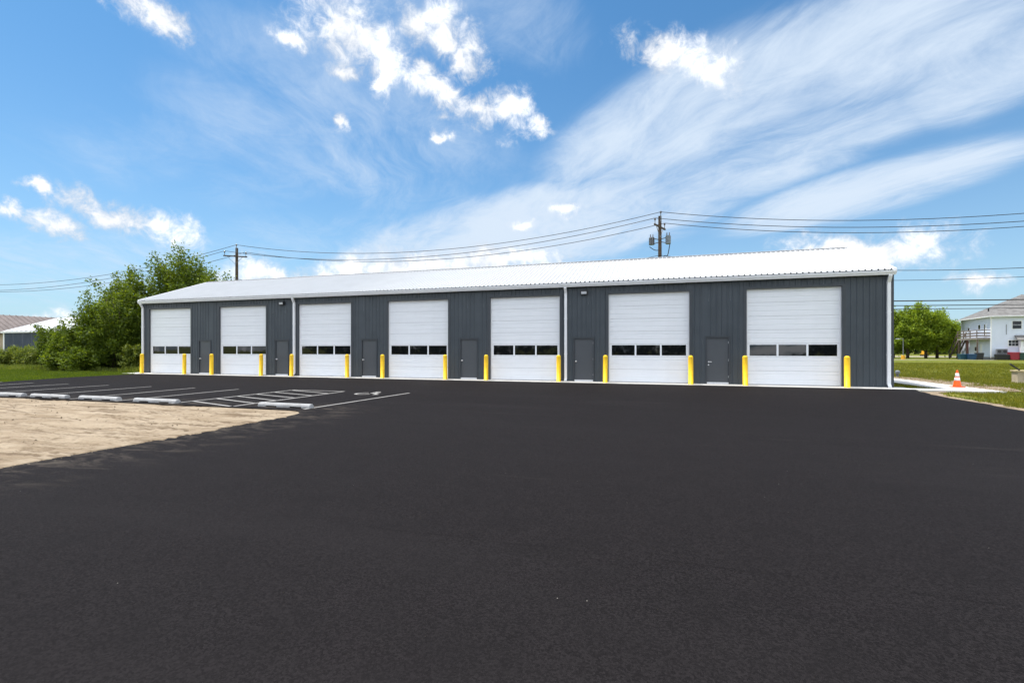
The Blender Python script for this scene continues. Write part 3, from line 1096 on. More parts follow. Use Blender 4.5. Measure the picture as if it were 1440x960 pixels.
# ------------------------------------------------------------------ bollards
bp = [(.125, -.05), (.125, .004), (.108, .006), (.108, 1.20), (.104, 1.235), (.090, 1.265), (.064, 1.287), (.03, 1.296), (.004, 1.298)]
ords = ['first', 'second', 'third', 'fourth', 'fifth', 'sixth', 'seventh']
side_words = ['left', 'right']
bm_ = None
for i, cx in enumerate(DOORS):
    for s in (0, 1):
        x = (-19.90, -16.15, -13.90, -10.10, -7.85, -4.03, -1.78, 1.99, 4.26, 8.02, 10.26, 14.06, 16.29, 20.10)[i * 2 + s]
        if i == 0 and s == 0:
            lab = 'yellow bollard at the left end of the garage, below the corner downspout'
        elif i == 2 and s == 0:
            lab = 'yellow bollard in front of the downspout left of the third overhead door'
        elif i == 6 and s == 1:
            lab = 'yellow bollard right of the last overhead door, nearest the traffic cone'
        else:
            lab = 'yellow bollard on the %s side of the %s white overhead door from the left' % (side_words[s], ords[i])
        if bm_ is None:
            o = MB().lathe(bp, n=20).build('bollard', 'bollard_yellow', None, (x, -.66, .018), smooth=True)
            bm_ = o
        else:
            o = bm_.copy()
            C.objects.link(o)
            o.location = (x, -.66 + random.uniform(-.03, .03), .018)
        o.rotation_euler = (R(random.uniform(-.6, .6)), R(random.uniform(-.6, .6)), random.random() * 6)
        tag(o, lab, 'bollard', 'yellow bollards guarding the overhead doors')

# ------------------------------------------------------------------ wheel stops


def wheel_stop():
    b = MB()
    secs = [(-.875, -.86, 0, .7), (-.86, -.60, 0, 1), (-.60, -.22, 1, 1), (-.22, .22, 0, 1), (.22, .60, 1, 1), (.60, .86, 0, 1), (.86, .875, 0, .7)]
    for x0, x1, notch, k in secs:
        z0 = .032 if notch else 0
        hw, tw, h = .088, .054, .105
        if k < 1:
            hw, tw, h = .080, .046, .095
        pr = [(-hw, z0), (-hw + .006, .055), (-tw - .008, h - .018), (-tw + .012, h), (tw - .012, h), (tw + .008, h - .018), (hw - .006, .055), (hw, z0)]
        b.sweep_x(pr[::-1], x0, x1)
    return b


stops = [(-8.62, -13.0, 'concrete wheel stop cut by the left edge of the picture'),
         (-6.50, -12.98, 'second grey wheel stop from the left, in the stall beside the cut off one'),
         (-4.18, -12.96, 'grey concrete wheel stop in the middle of the row of five'),
         (-1.72, -12.98, 'grey wheel stop in the stall just left of the hatched bay'),
         (2.87, -12.82, 'grey concrete wheel stop by the tip of the sand, right of the hatched bay')]
st0 = None
for x, y, lab in stops:
    if st0 is None:
        o = st0 = wheel_stop().build('wheel_stop', 'stop_concrete', None, (x, y, 0.002))
    else:
        o = st0.copy()
        C.objects.link(o)
        o.location = (x, y, 0.002)
    o.rotation_euler[2] = R(random.uniform(-1, 1))
    tag(o, lab, 'wheel stop', 'concrete wheel stops along the sand')

# ------------------------------------------------------------------ traffic cone, stone box, pedestal
t_ = thing('traffic_cone', 'orange traffic cone with two white bands standing on the concrete walk', 'traffic cone', (24.55, .9, .014), R(12))
MB().box(-.18, .18, -.18, .18, 0, .035).build('base', 'cone_orange', t_)


def cone_r(z):
    return .135 - (.135 - .028) * (z - .035) / .675


b = MB().lathe([(.150, .034), (.135, .06), (cone_r(.10), .10), (cone_r(.69), .69), (.022, .71)], n=20)
b.build('cone_body', 'cone_orange', t_, smooth=True)
for z0, z1 in ((.28, .40), (.44, .58)):
    MB().lathe([(cone_r(z0) + .004, z0), (cone_r(z1) + .004, z1)], n=20).build('reflective_band', 'cone_white', t_, smooth=True)

t_ = thing('stone_box', 'tan masonry box with a flat cap on the lawn at the right edge', 'stone box', (30.1, 6.1, GZ), R(-14))
for kz in range(3):
    for kx in range(4):
        off = .0 if kz % 2 == 0 else -.15
        xa, xb = max(-.66, -.66 + kx * .36 + off), min(.66, -.66 + (kx + 1) * .36 + off - .006)
        if xb > xa + .05:
            MB().box(xa, xb, -.40 + random.uniform(0, .008), .40, .0 + kz * .185, .179 + kz * .185).build('stone', 'stone_tan', t_)
MB().box(.0, .655, -.385, .39, .01, .55).build('core', 'stone_tan', t_)
MB().box(-.71, .70, -.45, .45, .556, .62).build('cap_slab', 'stone_cap', t_)
rod = MB().bar((0, 0, 0), (-.42, -.1, .30), .07, .05).build('black_bar', 'lamp_black', None, (29.47, 5.95, .575))
tag(rod, 'short black bar leaning out over the left edge of the tan stone box', 'bar')
t_ = thing('utility_pedestal', 'small grey utility pedestal in the grass beside the concrete walk', 'utility pedestal', (26.16, 10.1, GZ))
MB().lathe([(.07, 0), (.07, .22)], n=10).build('post', 'bracket_grey', t_)
MB().lathe([(.10, .22), (.12, .25), (.12, .36), (.06, .41)], n=12).build('head', 'transformer_grey', t_)

# ------------------------------------------------------------------ utility poles and wires


def utility_pole(x, y, h, label, arm_ang, transformers=False):
    p = thing('utility_pole', label, 'utility pole', (x, y, GZ), 0, 'wooden utility poles behind the garage')
    MB().tube([(0, 0, 0), (0, 0, h * .5), (0, 0, h - .38)], [.19, .165, .135], 12).build('shaft', 'pole_wood', p)
    ca, sa = math.cos(arm_ang), math.sin(arm_ang)
    L = 1.15
    za = h - 1.32
    MB().bar((-ca * L, -sa * L - .0, za), (ca * L, sa * L, za), .10, .12).build('crossarm', 'pole_wood', p, (-sa * .17 * 0, -.19, 0))
    br = MB()
    for s in (-1, 1):
        br.bar((s * ca * .75, s * sa * .75 - .25, za - .05), (0, -.2, za - .85), .04, .03)
    br.build('brace', 'bracket_grey', p)
    MB().tube([(.06, -.12, h - .9), (.07, -.12, h - .12)], .035, 6).build('top_pin', 'bracket_grey', p)
    MB().lathe([(.05, 0), (.08, .05), (.08, .14), (.03, .18)], (.07, -.12, h - .16), 10).build('insulator', 'insulator', p)
    for s in (-1, 1):
        MB().lathe([(.03, 0), (.03, .28), (.075, .30), (.075, .44), (.03, .48)], (s * ca * 1.02, s * sa * 1.02 - .19, za + .06), 10).build('insulator', 'insulator', p)
    if transformers:
        zt = h - 2.42
        for k, (dx, dy, r_, hh) in enumerate(((.66, .0, .215, .66), (-.66, .12, .205, .58))):
            tb = MB().lathe([(r_ * .92, 0), (r_, .05), (r_, hh - .08), (r_ * 1.04, hh - .07), (r_ * .9, hh + .03), (.05, hh + .07)], (dx, dy, zt - hh * .5), 16)
            tk = tb.build('transformer', 'transformer_grey' if k == 0 else 'bracket_grey', p, smooth=False)
            bs = MB()
            for q in (-.1, .1):
                bs.tube([(dx + q, dy, zt + hh * .5), (dx + q, dy, zt + hh * .5 + .3)], [.05, .03], 8)
            bs.build('bushing', 'insulator', tk)
            bk = MB()
            for zz in (-.22, .22):
                bk.bar((0, dy, zt + zz * .4), (dx * .75, dy, zt + zz), .06, .06)
            bk.build('mount_arm', 'bracket_grey', p)
            if k == 1:
                fins = MB()
                for q in range(8):
                    a = q * math.pi / 4
                    fins.box(dx + math.cos(a) * r_ - .02, dx + math.cos(a) * r_ + .02, dy + math.sin(a) * (r_ + .02) - .02, dy + math.sin(a) * (r_ + .02) + .02, zt - .3, zt + .3)
                fins.build('cooling_fin', 'lamp_black', tk)
        lp = []
        for q in range(12):
            u = q / 11
            lp.append((.84 - .64 * u ** 1.6, -.05, zt - .30 - 1.45 * u + .22 * math.sin(u * 9)))
        MB().tube(lp, .035, 6).build('cable_loop', 'wire_black', p)
        lp = [(-.84 + .74 * u, .05, zt - .45 - .35 * math.sin(u * math.pi * .6)) for u in np.linspace(0, 1, 8)]
        MB().tube(lp, .03, 6).build('cable_loop', 'wire_black', p)
    return p


PH = 13.15
P0, P1, P2, P3 = (-101.6, 16.3), (-31.58, 17.59), (12.77, 18.38), (57.0, 19.2)
utility_pole(*P1, PH, 'tall brown utility pole with one short crossarm, behind the left part of the garage roof', R(38))
utility_pole(*P2, PH + .05, 'tall utility pole carrying two grey transformers, behind the middle of the garage roof', R(68), True)


def span_wire(pts, sags, r, label, group, name='power_line'):
    b = MB()
    path = []
    for (p, q), sg in zip(zip(pts[:-1], pts[1:]), sags):
        p, q = Vector(p), Vector(q)
        k = 28
        for i in range(k):
            u = i / k
            c = p.lerp(q, u)
            c.z -= sg * 4 * u * (1 - u)
            path.append(tuple(c))
    path.append(tuple(pts[-1]))
    b.tube(path, r, 5)
    o = b.build(name, 'wire_black')
    return tag(o, label, 'wire', group)


zt = PH - .06 + GZ
za = PH - 1.32 + .06 + .46 + GZ
GW = 'overhead wires strung between the utility poles'
a1, a2 = (math.cos(R(38)), math.sin(R(38))), (math.cos(R(68)), math.sin(R(68)))
span_wire([(*P0, zt + .3), (P1[0] + .07, P1[1] - .12, zt), (P2[0] + .07, P2[1] - .12, zt + .05), (*P3, zt)], (3.1, 2.0, 2.0), .025, 'topmost overhead wire, running over the pin tops of both utility poles', GW)
for s, lab in ((-1, 'overhead wire on the near end of the utility pole crossarms'), (1, 'overhead wire on the far end of the utility pole crossarms')):
    span_wire([(P0[0], P0[1] + s * .8, za + .1), (P1[0] + s * a1[0] * 1.02, P1[1] + s * a1[1] * 1.02 - .19, za), (P2[0] + s * a2[0] * 1.02, P2[1] + s * a2[1] * 1.02 - .19, za + .05), (P3[0], P3[1] + s * .9, za)], (3.1, 2.0, 2.0), .025, lab, GW)
span_wire([(P1[0], P1[1] - .2, 9.3), (P2[0], P2[1] - .2, 9.45), (P3[0], P3[1], 9.1)], (1.9, 2.0), .022, 'thin lower cable under the transformers, dipping behind the garage ridge', GW)
span_wire([(P1[0], P1[1] + .2, 8.0), (P2[0], P2[1] + .2, 8.1), (P3[0], P3[1], 8.2)], (1.6, 1.5), .018, 'thinnest and lowest cable on the transformer pole, faint against the right sky', GW)
# roadside cables by the house
for (z, r_, lab) in ((7.75, .07, 'thick black roadside cable, the uppermost of three crossing in front of the house roof'),
                     (7.16, .05, 'middle one of three roadside cables crossing in front of the house'),
                     (6.72, .04, 'lowest of three roadside cables crossing in front of the house')):
    span_wire([(20, 44.6, z + .12), (75, 53.5, z + .02)], (.15,), r_, lab, 'roadside cables in front of the house', 'roadside_cable')
for (x, y, lab) in ((20, 44.6, 'short roadside pole hidden behind the garage, carrying three cables'),):
    p = thing('cable_pole', lab, 'utility pole', (x, y, GZ))
    MB().tube([(0, 0, 0), (0, 0, 8.6)], [.16, .12], 10).build('shaft', 'pole_wood', p)
p = thing('cable_pole', 'roadside pole to the right of the house, carrying three cables', 'utility pole', (75, 53.5, GZ))
MB().tube([(0, 0, 0), (0, 0, 8.6)], [.16, .12], 10).build('shaft', 'pole_wood', p)


# ------------------------------------------------------------------ trees


def leaf_cloud(pts, size, up=0.5):
    """one small folded leaf at each point"""
    n = len(pts)
    nrm = RNG.normal(size=(n, 3))
    nrm[:, 2] += up * 1.5
    nrm /= np.linalg.norm(nrm, axis=1)[:, None]
    t1 = np.cross(nrm, RNG.normal(size=(n, 3)))
    t1 /= np.linalg.norm(t1, axis=1)[:, None] + 1e-9
    t2 = np.cross(nrm, t1)
    s = size * RNG.uniform(.6, 1.35, n)[:, None]
    V = np.stack([pts - t1 * s * .9, pts + t2 * s * .5 + nrm * s * .12, pts + t1 * s * .9, pts - t2 * s * .5 + nrm * s * .12], 1).reshape(-1, 3)
    F = np.arange(4 * n).reshape(-1, 4)
    return V, F


def make_tree(name, label, cat, x, y, h, rad, base, n_limb, n_leaf, leaf, mat, group, seed, spiky=.25, trunk_r=.14, stems=1):
    global RNG
    RNG = np.random.default_rng(seed)
    t = thing(name, label, cat, (x, y, GZ), 0, group)
    cz, rz = (h + base) / 2, (h - base) / 2
    tips, roots = [], []
    for k in range(n_limb):
        v = RNG.normal(size=3)
        v /= np.linalg.norm(v)
        rr = RNG.uniform(.55, 1.0) * (1 + spiky * RNG.normal() * .6)
        lump = .82 + .36 * float(vnoise(np.array([math.atan2(v[1], v[0]) * 1.4 + 9]), np.array([v[2] * 2.2 + 5]), seed)[0])
        tip = np.array([v[0] * rad * rr * lump, v[1] * rad * rr * lump, cz + v[2] * rz * min(rr, 1.05) * (.9 + .12 * lump)])
        tip[2] = max(tip[2], .12)
        rt_ = np.array([tip[0] * .22, tip[1] * .22, max(.1, min(tip[2] - .15 * rz, base + (tip[2] - base) * .45))])
        tips.append(tip)
        roots.append(rt_)
    tips, roots = np.array(tips), np.array(roots)
    per = RNG.multinomial(n_leaf, np.full(n_limb, 1 / n_limb))
    idx = np.repeat(np.arange(n_limb), per)
    u = .30 + .72 * RNG.random(n_leaf) ** .65
    pts = roots[idx] + (tips - roots)[idx] * u[:, None]
    sg = rad * (.068 + .13 * np.clip(1.05 - u, 0, 1))[:, None]
    pts += RNG.normal(size=(n_leaf, 3)) * sg
    pts[:, 2] = np.maximum(pts[:, 2], .03)
    V, F = leaf_cloud(pts, leaf)
    link('crown', np_mesh('crown', V, F, mat), t)
    b = MB()
    for s in range(stems):
        ox, oy = (0, 0) if stems == 1 else (RNG.uniform(-.3, .3) * rad * .6, RNG.uniform(-.3, .3) * rad * .6)
        b.tube([(ox * .4, oy * .4, -.05), (ox + RNG.normal() * .05, oy, h * .22), (ox + RNG.normal() * .1, oy + RNG.normal() * .1, h * .5), (ox * 1.3, oy * 1.3, h * .82)],
               [trunk_r * 1.25, trunk_r, trunk_r * .6, trunk_r * .15], 8)
    b.build('trunk', 'bark', t, smooth=True)
    lb = MB()
    for k in range(min(n_limb, 22)):
        mid = (roots[k] + tips[k]) / 2 + np.array([0, 0, .06 * rad])
        st = np.array([0, 0, max(.1, roots[k][2] - .12 * rad)])
        lb.tube([tuple(st), tuple(roots[k]), tuple(mid), tuple(tips[k])], [trunk_r * .5, trunk_r * .32, trunk_r * .2, trunk_r * .05], 5)
    lb.build('limbs', 'bark', t)
    return t


GL = 'trees and shrubs at the left end of the garage'
make_tree('broadleaf_tree', 'tallest green tree with an open feathery top, rising behind the left roof corner', 'tree', -27.0, 8.0, 10.6, 3.5, 2.2, 130, 30000, .12, 'leaf_mid', GL, 3, .08, .18)
make_tree('broadleaf_tree', 'rounded green tree just left of the tallest one, its crown top lower', 'tree', -29.9, 5.6, 8.75, 2.6, .6, 95, 20000, .115, 'leaf_mid', GL, 4, .10, .15)
make_tree('broadleaf_tree', 'dark bushy tree before the rounded one, leafy to the ground near the left wall', 'tree', -28.6, 3.3, 6.9, 2.6, .1, 110, 22000, .105, 'leaf_mid', GL, 5, .15, .12, 3)
make_tree('young_tree', 'ragged young tree with thin shoots sticking up left of the dark bushy tree', 'tree', -31.2, 3.0, 4.6, 1.9, .1, 65, 12500, .10, 'leaf_mid', GL, 6, .45, .07, 3)
make_tree('shrub', 'bright green shrub sloping down towards the hedge at the left end of the trees', 'shrub', -34.2, 3.1, 4.1, 1.95, .05, 65, 12500, .095, 'leaf_mid', GL, 7, .30, .06, 4)
make_tree('shrub', 'low shrub against the left end wall, under the trees', 'shrub', -25.2, 2.6, 2.2, 1.0, .05, 45, 4200, .09, 'leaf_hedge', GL, 8, .30, .04, 4)
make_tree('shrub', 'knee high leafy shrub in front of the dark bushy tree, on the lawn edge', 'shrub', -28.7, 1.2, 1.9, 1.7, .05, 60, 6500, .09, 'leaf_mid', GL, 9, .30, .04, 4)
make_tree('shrub', 'middling shrub in front of the ragged young tree', 'shrub', -31.6, 1.7, 2.9, 1.6, .05, 55, 6500, .095, 'leaf_mid', GL, 10, .30, .05, 4)
make_tree('shrub', 'tall dark shrub close to the left corner of the garage behind the downspout', 'shrub', -24.3, 4.6, 5.0, 1.7, .05, 60, 8000, .11, 'leaf_deep', GL, 21, .30, .06, 3)
make_tree('shrub', 'broad shrub filling the gap between the bright shrub and the ragged tree', 'shrub', -33.2, 5.6, 3.9, 2.0, .05, 60, 7000, .11, 'leaf_deep', GL, 22, .30, .06, 3)
GHE = 'low hedge shrubs before the blue shed'
hl = ['hedge shrub at the left picture edge, before the brown roofed building', 'light green hedge shrub below the left corner of the blue shed',
      'hedge shrub with pale dry tips below the middle of the blue shed', 'hedge shrub nearest the trees, below the right part of the blue shed', 'hedge shrub beyond the left edge of the picture']
for (x, y, hh, rr), lab, sd in zip([(-46.6, 4.4, 1.95, 1.5), (-44.5, 4.9, 2.0, 1.4), (-42.6, 5.3, 2.05, 1.4), (-40.2, 5.2, 1.95, 1.5), (-49.2, 4.4, 1.9, 1.6)], hl, range(30, 35)):
    make_tree('hedge_shrub', lab, 'shrub', x, y, hh, rr, .05, 50, 5200, .085, 'leaf_hedge', GHE, sd, .3, .04, 4)
GR = 'light green trees behind the right field'
rl = ['light green tree partly hidden by the right end of the garage', 'light green tree behind the lamp post', 'largest light green tree, in the middle of the right group',
      'light green tree near the house stairs, its trunk by the yellow machine', 'far pale tree in the gap between the tree group and the house']
for (x, y, hh, rr, ba), lab, sd in zip([(56.0, 86.2, 9.3, 3.2, 1.5), (57.6, 84.5, 9.9, 3.2, 1.6), (60.2, 84.0, 10.4, 3.6, 1.5), (63.4, 87.2, 9.2, 3.3, 1.3), (72.0, 101.0, 8.6, 3.6, 1.0)], rl, range(40, 45)):
    make_tree('broadleaf_tree', lab, 'tree', x, y, hh, rr, ba, 95, 17000, .20, 'leaf_bright', GR, sd, .18, .22)


def wood(name, n, box, size, mat, seed, gaps=.5):
    """a far-off belt of trees that reads as one mass"""
    global RNG
    RNG = np.random.default_rng(seed)
    x = RNG.uniform(box[0], box[1], n)
    y = RNG.uniform(box[2], box[3], n)
    along = x if (box[1] - box[0]) > (box[3] - box[2]) else y
    top = box[4] * (.55 + .45 * vnoise(along * .16, along * 0 + seed, 2) + .2 * vnoise(along * .6, along * 0, 3))
    z = top * RNG.random(n) ** .8
    V, F = leaf_cloud(np.stack([x, y, z], 1), size)
    tag(link(name, np_mesh(name, V, F, mat)), kind='stuff')


wood('far_wood', 9000, (20, 140, 175, 186, 5.5), .8, 'leaf_far', 50)
wood('wood_behind_viewer', 9000, (-70, 90, -84, -74, 7.5), .8, 'leaf_far', 51)
wood('wood_far_left', 4000, (-160, -130, -20, 110, 6.0), .9, 'leaf_far', 52)


# ------------------------------------------------------------------ grass


def grass(name, n, inside, box, hmin, hmax, mat, seed, wd=.012):
    rg = np.random.default_rng(seed)
    x = rg.uniform(box[0], box[1], n)
    y = rg.uniform(box[2], box[3], n)
    keep = inside(x, y) & (vnoise(x * 1.1, y * 1.1, seed) + .4 * vnoise(x * 4, y * 4, seed + 1) > rg.uniform(.25, .75, n))
    x, y = x[keep], y[keep]
    n = len(x)
    h = rg.uniform(hmin, hmax, n) * (.6 + .8 * vnoise(x * .8, y * .8, seed + 2))
    a = rg.uniform(0, 6.283, n)
    ln = rg.uniform(.1, .8, n) * h
    b = rg.uniform(0, 6.283, n)
    p = np.stack([x, y, np.full(n, GZ)], 1)
    w = np.stack([np.cos(a), np.sin(a), np.zeros(n)], 1) * wd
    tip = p + np.stack([np.cos(b) * ln, np.sin(b) * ln, h], 1)
    V = np.stack([p - w, p + w, tip], 1).reshape(-1, 3)
    F = np.arange(3 * n).reshape(-1, 3)
    tag(link(name, np_mesh(name, V, F, mat)), kind='stuff')


def in_right(x, y):
    lot_edge = np.interp(y, [-30, -10, -6.3, -4.6, -3.2, -1.9, -1.2], [22.6, 21.9, 22.15, 22.15, 22.3, 22.7, 23.3])
    a = (y < -1.25) & (x > lot_edge + .12 * np.sin(y * 5))
    rg2 = np.random.default_rng(5).random(len(x))
    bq = (y >= -1.25) & (x > 25.1) & ~((x < 26.5 + .5 * np.sin(y * 1.7) + .3 * np.sin(y * 4.1)) & (y > -.6) & (y < 11) & (rg2 > .10))
    c = (x > 22.05) & (x < 23.4) & (y > -.25)
    return a | bq | c


def in_left(x, y):
    e = np.interp(y, [-14, -8.7, -7.1, -4.7, -1.0, 0], [-17.8, -18.3, -18.9, -19.8, -20.0, -21.5])
    return (x < e) & ((y < .3) | (x < -21.1))


grass('verge_grass', 270000, in_right, (21.9, 38, -24, 14), .05, .12, 'grass_blade', 60)
grass('lawn_grass_right', 120000, in_right, (24, 60, 8, 46), .05, .16, 'grass_blade', 61, .02)
grass('lawn_grass_left', 190000, in_left, (-48, -17.5, -10, 6), .05, .12, 'lawn_blade', 62, .02)
grass('tall_grass', 16000, lambda x, y: x < -22, (-50, -22.5, 1.2, 3.6), .15, .45, 'leaf_hedge', 63, .02)

# ------------------------------------------------------------------ buildings at the left
sh = thing('shed', 'dark blue metal shed with a white roof, half hidden by the trees at the left', 'shed', (-58, 24, GZ))
L2, D2 = 14.3, 12.0
for i in range(15):
    a = -L2 + i * 1.9067
    b = MB()
    pts = []
    for q in range(9):
        c = a + q * 1.9067 / 8
        pts += [(c, 0), (c + .03, -.03), (c + .06, 0)] if 0 < q < 8 else [(c + (.004 if q == 0 else -.004), 0)]
    sheet(b, pts, lambda s_, o_, z: (s_, -6 + o_, z), 0, lambda s_: 4.0)
    b.build('wall_panel', 'shed_blue', sh)
wl = MB()
for s in (-1, 1):
    x = s * (L2 - .01)
    wl.add([(x, -5.98, 0), (x, 6, 0), (x, 6, 4), (x, 0, 6.1), (x, -5.98, 4)], [(0, 1, 2, 3, 4)])
wl.add([(-L2, 6, 0), (L2, 6, 0), (L2, 6, 4), (-L2, 6, 4)], [(1, 0, 3, 2)])
wl.build('wall', 'shed_blue', sh)
for s in (-1, 1):
    b = MB()
    vs = []
    k = 60
    for q in range(k + 1):
        x = -L2 - .15 + q * (2 * L2 + .3) / k
        z = .05 if q % 2 else 0
        vs.append((x, s * 6.25, 4.08 + z))
        vs.append((x, 0, 6.28 + z))
    b.add(vs, [((2 * q, 2 * q + 2, 2 * q + 3, 2 * q + 1) if s < 0 else (2 * q + 1, 2 * q + 3, 2 * q + 2, 2 * q)) for q in range(k)])
    b.build('roof', 'roof_white', sh)
    MB().box(-L2 - .18, L2 + .18, min(s * 6.26, s * 6.12), max(s * 6.26, s * 6.12), 3.88, 4.07).build('gutter', 'white_trim', sh)
    for x in (-L2, L2):
        sg = 1 if x > 0 else -1
        MB().box(min(x + sg * .03, x - sg * .22), max(x + sg * .03, x - sg * .22), min(s * 6.05, s * 6.0), max(s * 6.05, s * 6.0), 0, 3.87).build('corner_trim', 'white_trim', sh)

bb = thing('brown_roofed_building', 'tan walled building with a brown ribbed roof at the far left', 'building', (-103.6, 32.8, GZ))
b = MB()
for s in (-1, 1):
    b.add([(s * 6.6, -22, 0), (s * 6.6, 30, 0), (s * 6.6, 30, 4.7), (s * 6.6, -22, 4.7)], [(0, 1, 2, 3)])
for y in (-22, 30):
    b.add([(-6.6, y, 0), (6.6, y, 0), (6.6, y, 4.7), (0, y, 7.9), (-6.6, y, 4.7)], [(0, 1, 2, 3, 4)])
b.build('wall', 'tan_wall', bb)
for s in (-1, 1):
    k = 58
    for q in range(k):
        y0 = -22.5 + q * 53 / k
        y1 = y0 + 53 / k - .01
        p = MB()
        prof = [(y0, 0), (y0 + .05, .09), (y0 + .13, .09), (y0 + .18, 0), (y1, 0)]
        vs = [(s * 7.2, y, 4.55 + o_) for y, o_ in prof] + [(0, y, 8.07 + o_) for y, o_ in prof]
        n = len(prof)
        p.add(vs, [(j, j + 1, n + j + 1, n + j) for j in range(n - 1)])
        p.build('roof_panel', 'brown_roof', bb)
    MB().box(min(s * 7.22, s * 7.08), max(s * 7.22, s * 7.08), -22.5, 30.5, 4.36, 4.54).build('fascia', 'deck_wood', bb)

# ------------------------------------------------------------------ the house at the right
hs = thing('house', 'two storey pale blue house with a grey hipped roof and an outside deck', 'house', (63.36, 71.62, GZ), R(-9.45))
HW, HD, HH = 11.5, 12.0, 6.95
# lap siding: one strip per course, slightly proud at its foot
courses = 30
ch = (HH - .45) / courses
win_front = [(3.0, 4.25, 4.75, 6.0), (2.35, 4.15, 2.2, 3.05), (8.2, 9.5, 4.7, 6.0)]
MB().box(.02, HW - .02, .02, HD - .02, 0, .45).build('foundation', 'foundation', hs)
wl = MB()
for i in range(courses):
    z0, z1 = .45 + i * ch, .45 + (i + 1) * ch
    for p, q, out in (((0, 0), (HW, 0), (0, -1)), ((0, HD), (0, 0), (-1, 0)), ((HW, 0), (HW, HD), (1, 0)), ((HW, HD), (0, HD), (0, 1))):
        o1, o2 = .035, .005
        wl.add([(p[0] + out[0] * o1, p[1] + out[1] * o1, z0), (q[0] + out[0] * o1, q[1] + out[1] * o1, z0),
                (q[0] + out[0] * o2, q[1] + out[1] * o2, z1), (p[0] + out[0] * o2, p[1] + out[1] * o2, z1),
                (p[0], p[1], z0), (q[0], q[1], z0)], [(0, 1, 2, 3), (4, 5, 1, 0)])
wl.build('wall', 'house_siding', hs)
for x, y in ((0, 0), (HW, 0), (0, HD), (HW, HD)):
    MB().box(x - .06, x + .06, y - .06, y + .06, .44, HH - .02).build('corner_board', 'white_trim', hs)


def window(parent, x0, x1, z0, z1, face, bars=(1, 1)):
    """a sash window; face 'f' on the y=0 wall, 'l' on the x=0 wall (x0,x1 then run along y)"""
    def bx(b, a0, a1, o0, o1, c0, c1):
        if face == 'f':
            return b.box(a0, a1, -o1, -o0, c0, c1)
        return b.box(-o1, -o0, a0, a1, c0, c1)
    f = MB()
    w = .09
    bx(f, x0 - w, x0, .0, .075, z0 - w, z1 + w)
    bx(f, x1, x1 + w, .0, .075, z0 - w, z1 + w)
    bx(f, x0, x1, .0, .074, z1, z1 + w)
    bx(f, x0, x1, .0, .09, z0 - w, z0)
    wo = f.build('window', 'white_trim', parent)
    nx, nz = bars
    for i in range(nx):
        for j in range(nz):
            a0, a1 = x0 + (x1 - x0) * i / nx + .02, x0 + (x1 - x0) * (i + 1) / nx - .02
            c0, c1 = z0 + (z1 - z0) * j / nz + .02, z0 + (z1 - z0) * (j + 1) / nz - .02
            bx(MB(), a0, a1, .036, .05, c0, c1).build('pane', 'dark_glass', wo)
    s = MB()
    for i in range(1, nx):
        c = x0 + (x1 - x0) * i / nx
        bx(s, c - .02, c + .02, .03, .06, z0, z1)
    for j in range(1, nz):
        c = z0 + (z1 - z0) * j / nz
        bx(s, x0, x1, .03, .0605, c - .02, c + .02)
    if s.v:
        s.build('sash', 'white_trim', wo)


window(hs, 2.45, 3.5, 4.9, 6.1, 'f', (1, 2))
window(hs, 2.0, 3.15, 2.2, 3.1, 'f', (3, 2))
window(hs, 8.3, 9.5, 4.85, 6.05, 'f', (1, 2))
window(hs, 3.9, 4.7, 5.0, 5.75, 'l')
window(hs, 8.2, 9.0, 4.9, 5.4, 'l')
window(hs, 5.2, 6.1, 1.4, 2.1, 'l')
MB().box(-.07, 0, 1.55, 2.45, 3.75, 5.85).build('door', 'white_trim', hs)
MB().box(-.085, -.071, 2.05, 2.35, 3.95, 5.75).build('door_glass', 'dark_glass', hs)
MB().box(-.07, 0, 3.2, 4.0, .5, 2.6).build('door', 'white_trim', hs)
# hipped roof
ov = .55
rf = MB()
z0, zp = HH - .02, 10.75
pk1, pk2 = (HW / 2 - .15, HD / 2 - .4), (HW / 2 + .15, HD / 2 + .4)
e = [(-ov, -ov, z0), (HW + ov, -ov, z0), (HW + ov, HD + ov, z0), (-ov, HD + ov, z0)]
nc = 14
def lerp3(a, b, u):
    return tuple(a[i] + (b[i] - a[i]) * u for i in range(3))
T1, T2 = (*pk1, zp), (*pk2, zp)
for (a, b_, ta, tb) in ((e[0], e[1], T1, T1), (e[1], e[2], T1, T2), (e[2], e[3], T2, T2), (e[3], e[0], T2, T1)):
    for i in range(nc):                                   # shingle courses, each lapping the one below
        u0, u1 = i / nc, (i + 1) / nc
        p, q, r_, s_ = lerp3(a, ta, u0), lerp3(b_, tb, u0), lerp3(b_, tb, u1), lerp3(a, ta, u1)
        up = .035
        rf.add([(p[0], p[1], p[2] + up), (q[0], q[1], q[2] + up), r_, s_, p, q], [(0, 1, 2, 3), (4, 5, 1, 0)])
ro = rf.build('roof', 'house_roof', hs)
MB().box(-ov + .02, HW + ov - .02, -ov + .02, HD + ov - .02, z0 - .05, z0 - .005).build('soffit', 'white_trim', hs)
gt = MB()
gt.box(-ov - .06, HW + ov + .06, -ov - .1, -ov - .0, z0 - .12, z0 + .02).box(-ov - .1, -ov, -ov + .001, HD + ov + .06, z0 - .121, z0 + .019)
gt.build('gutter', 'white_trim', hs)
MB().tube([(1.2, 4.6, 7.7), (1.2, 4.6, 8.6)], .10, 8).build('vent_pipe', 'lamp_black', ro)
MB().tube([(-.10, -.12, z0 - .1), (-.10, -.12, .3)], .05, 6).build('downspout', 'white_trim', hs)
MB().tube([(1.75, -.08, 4.0), (1.75, -.08, 5.6)], .03, 6).build('conduit', 'bracket_grey', hs)
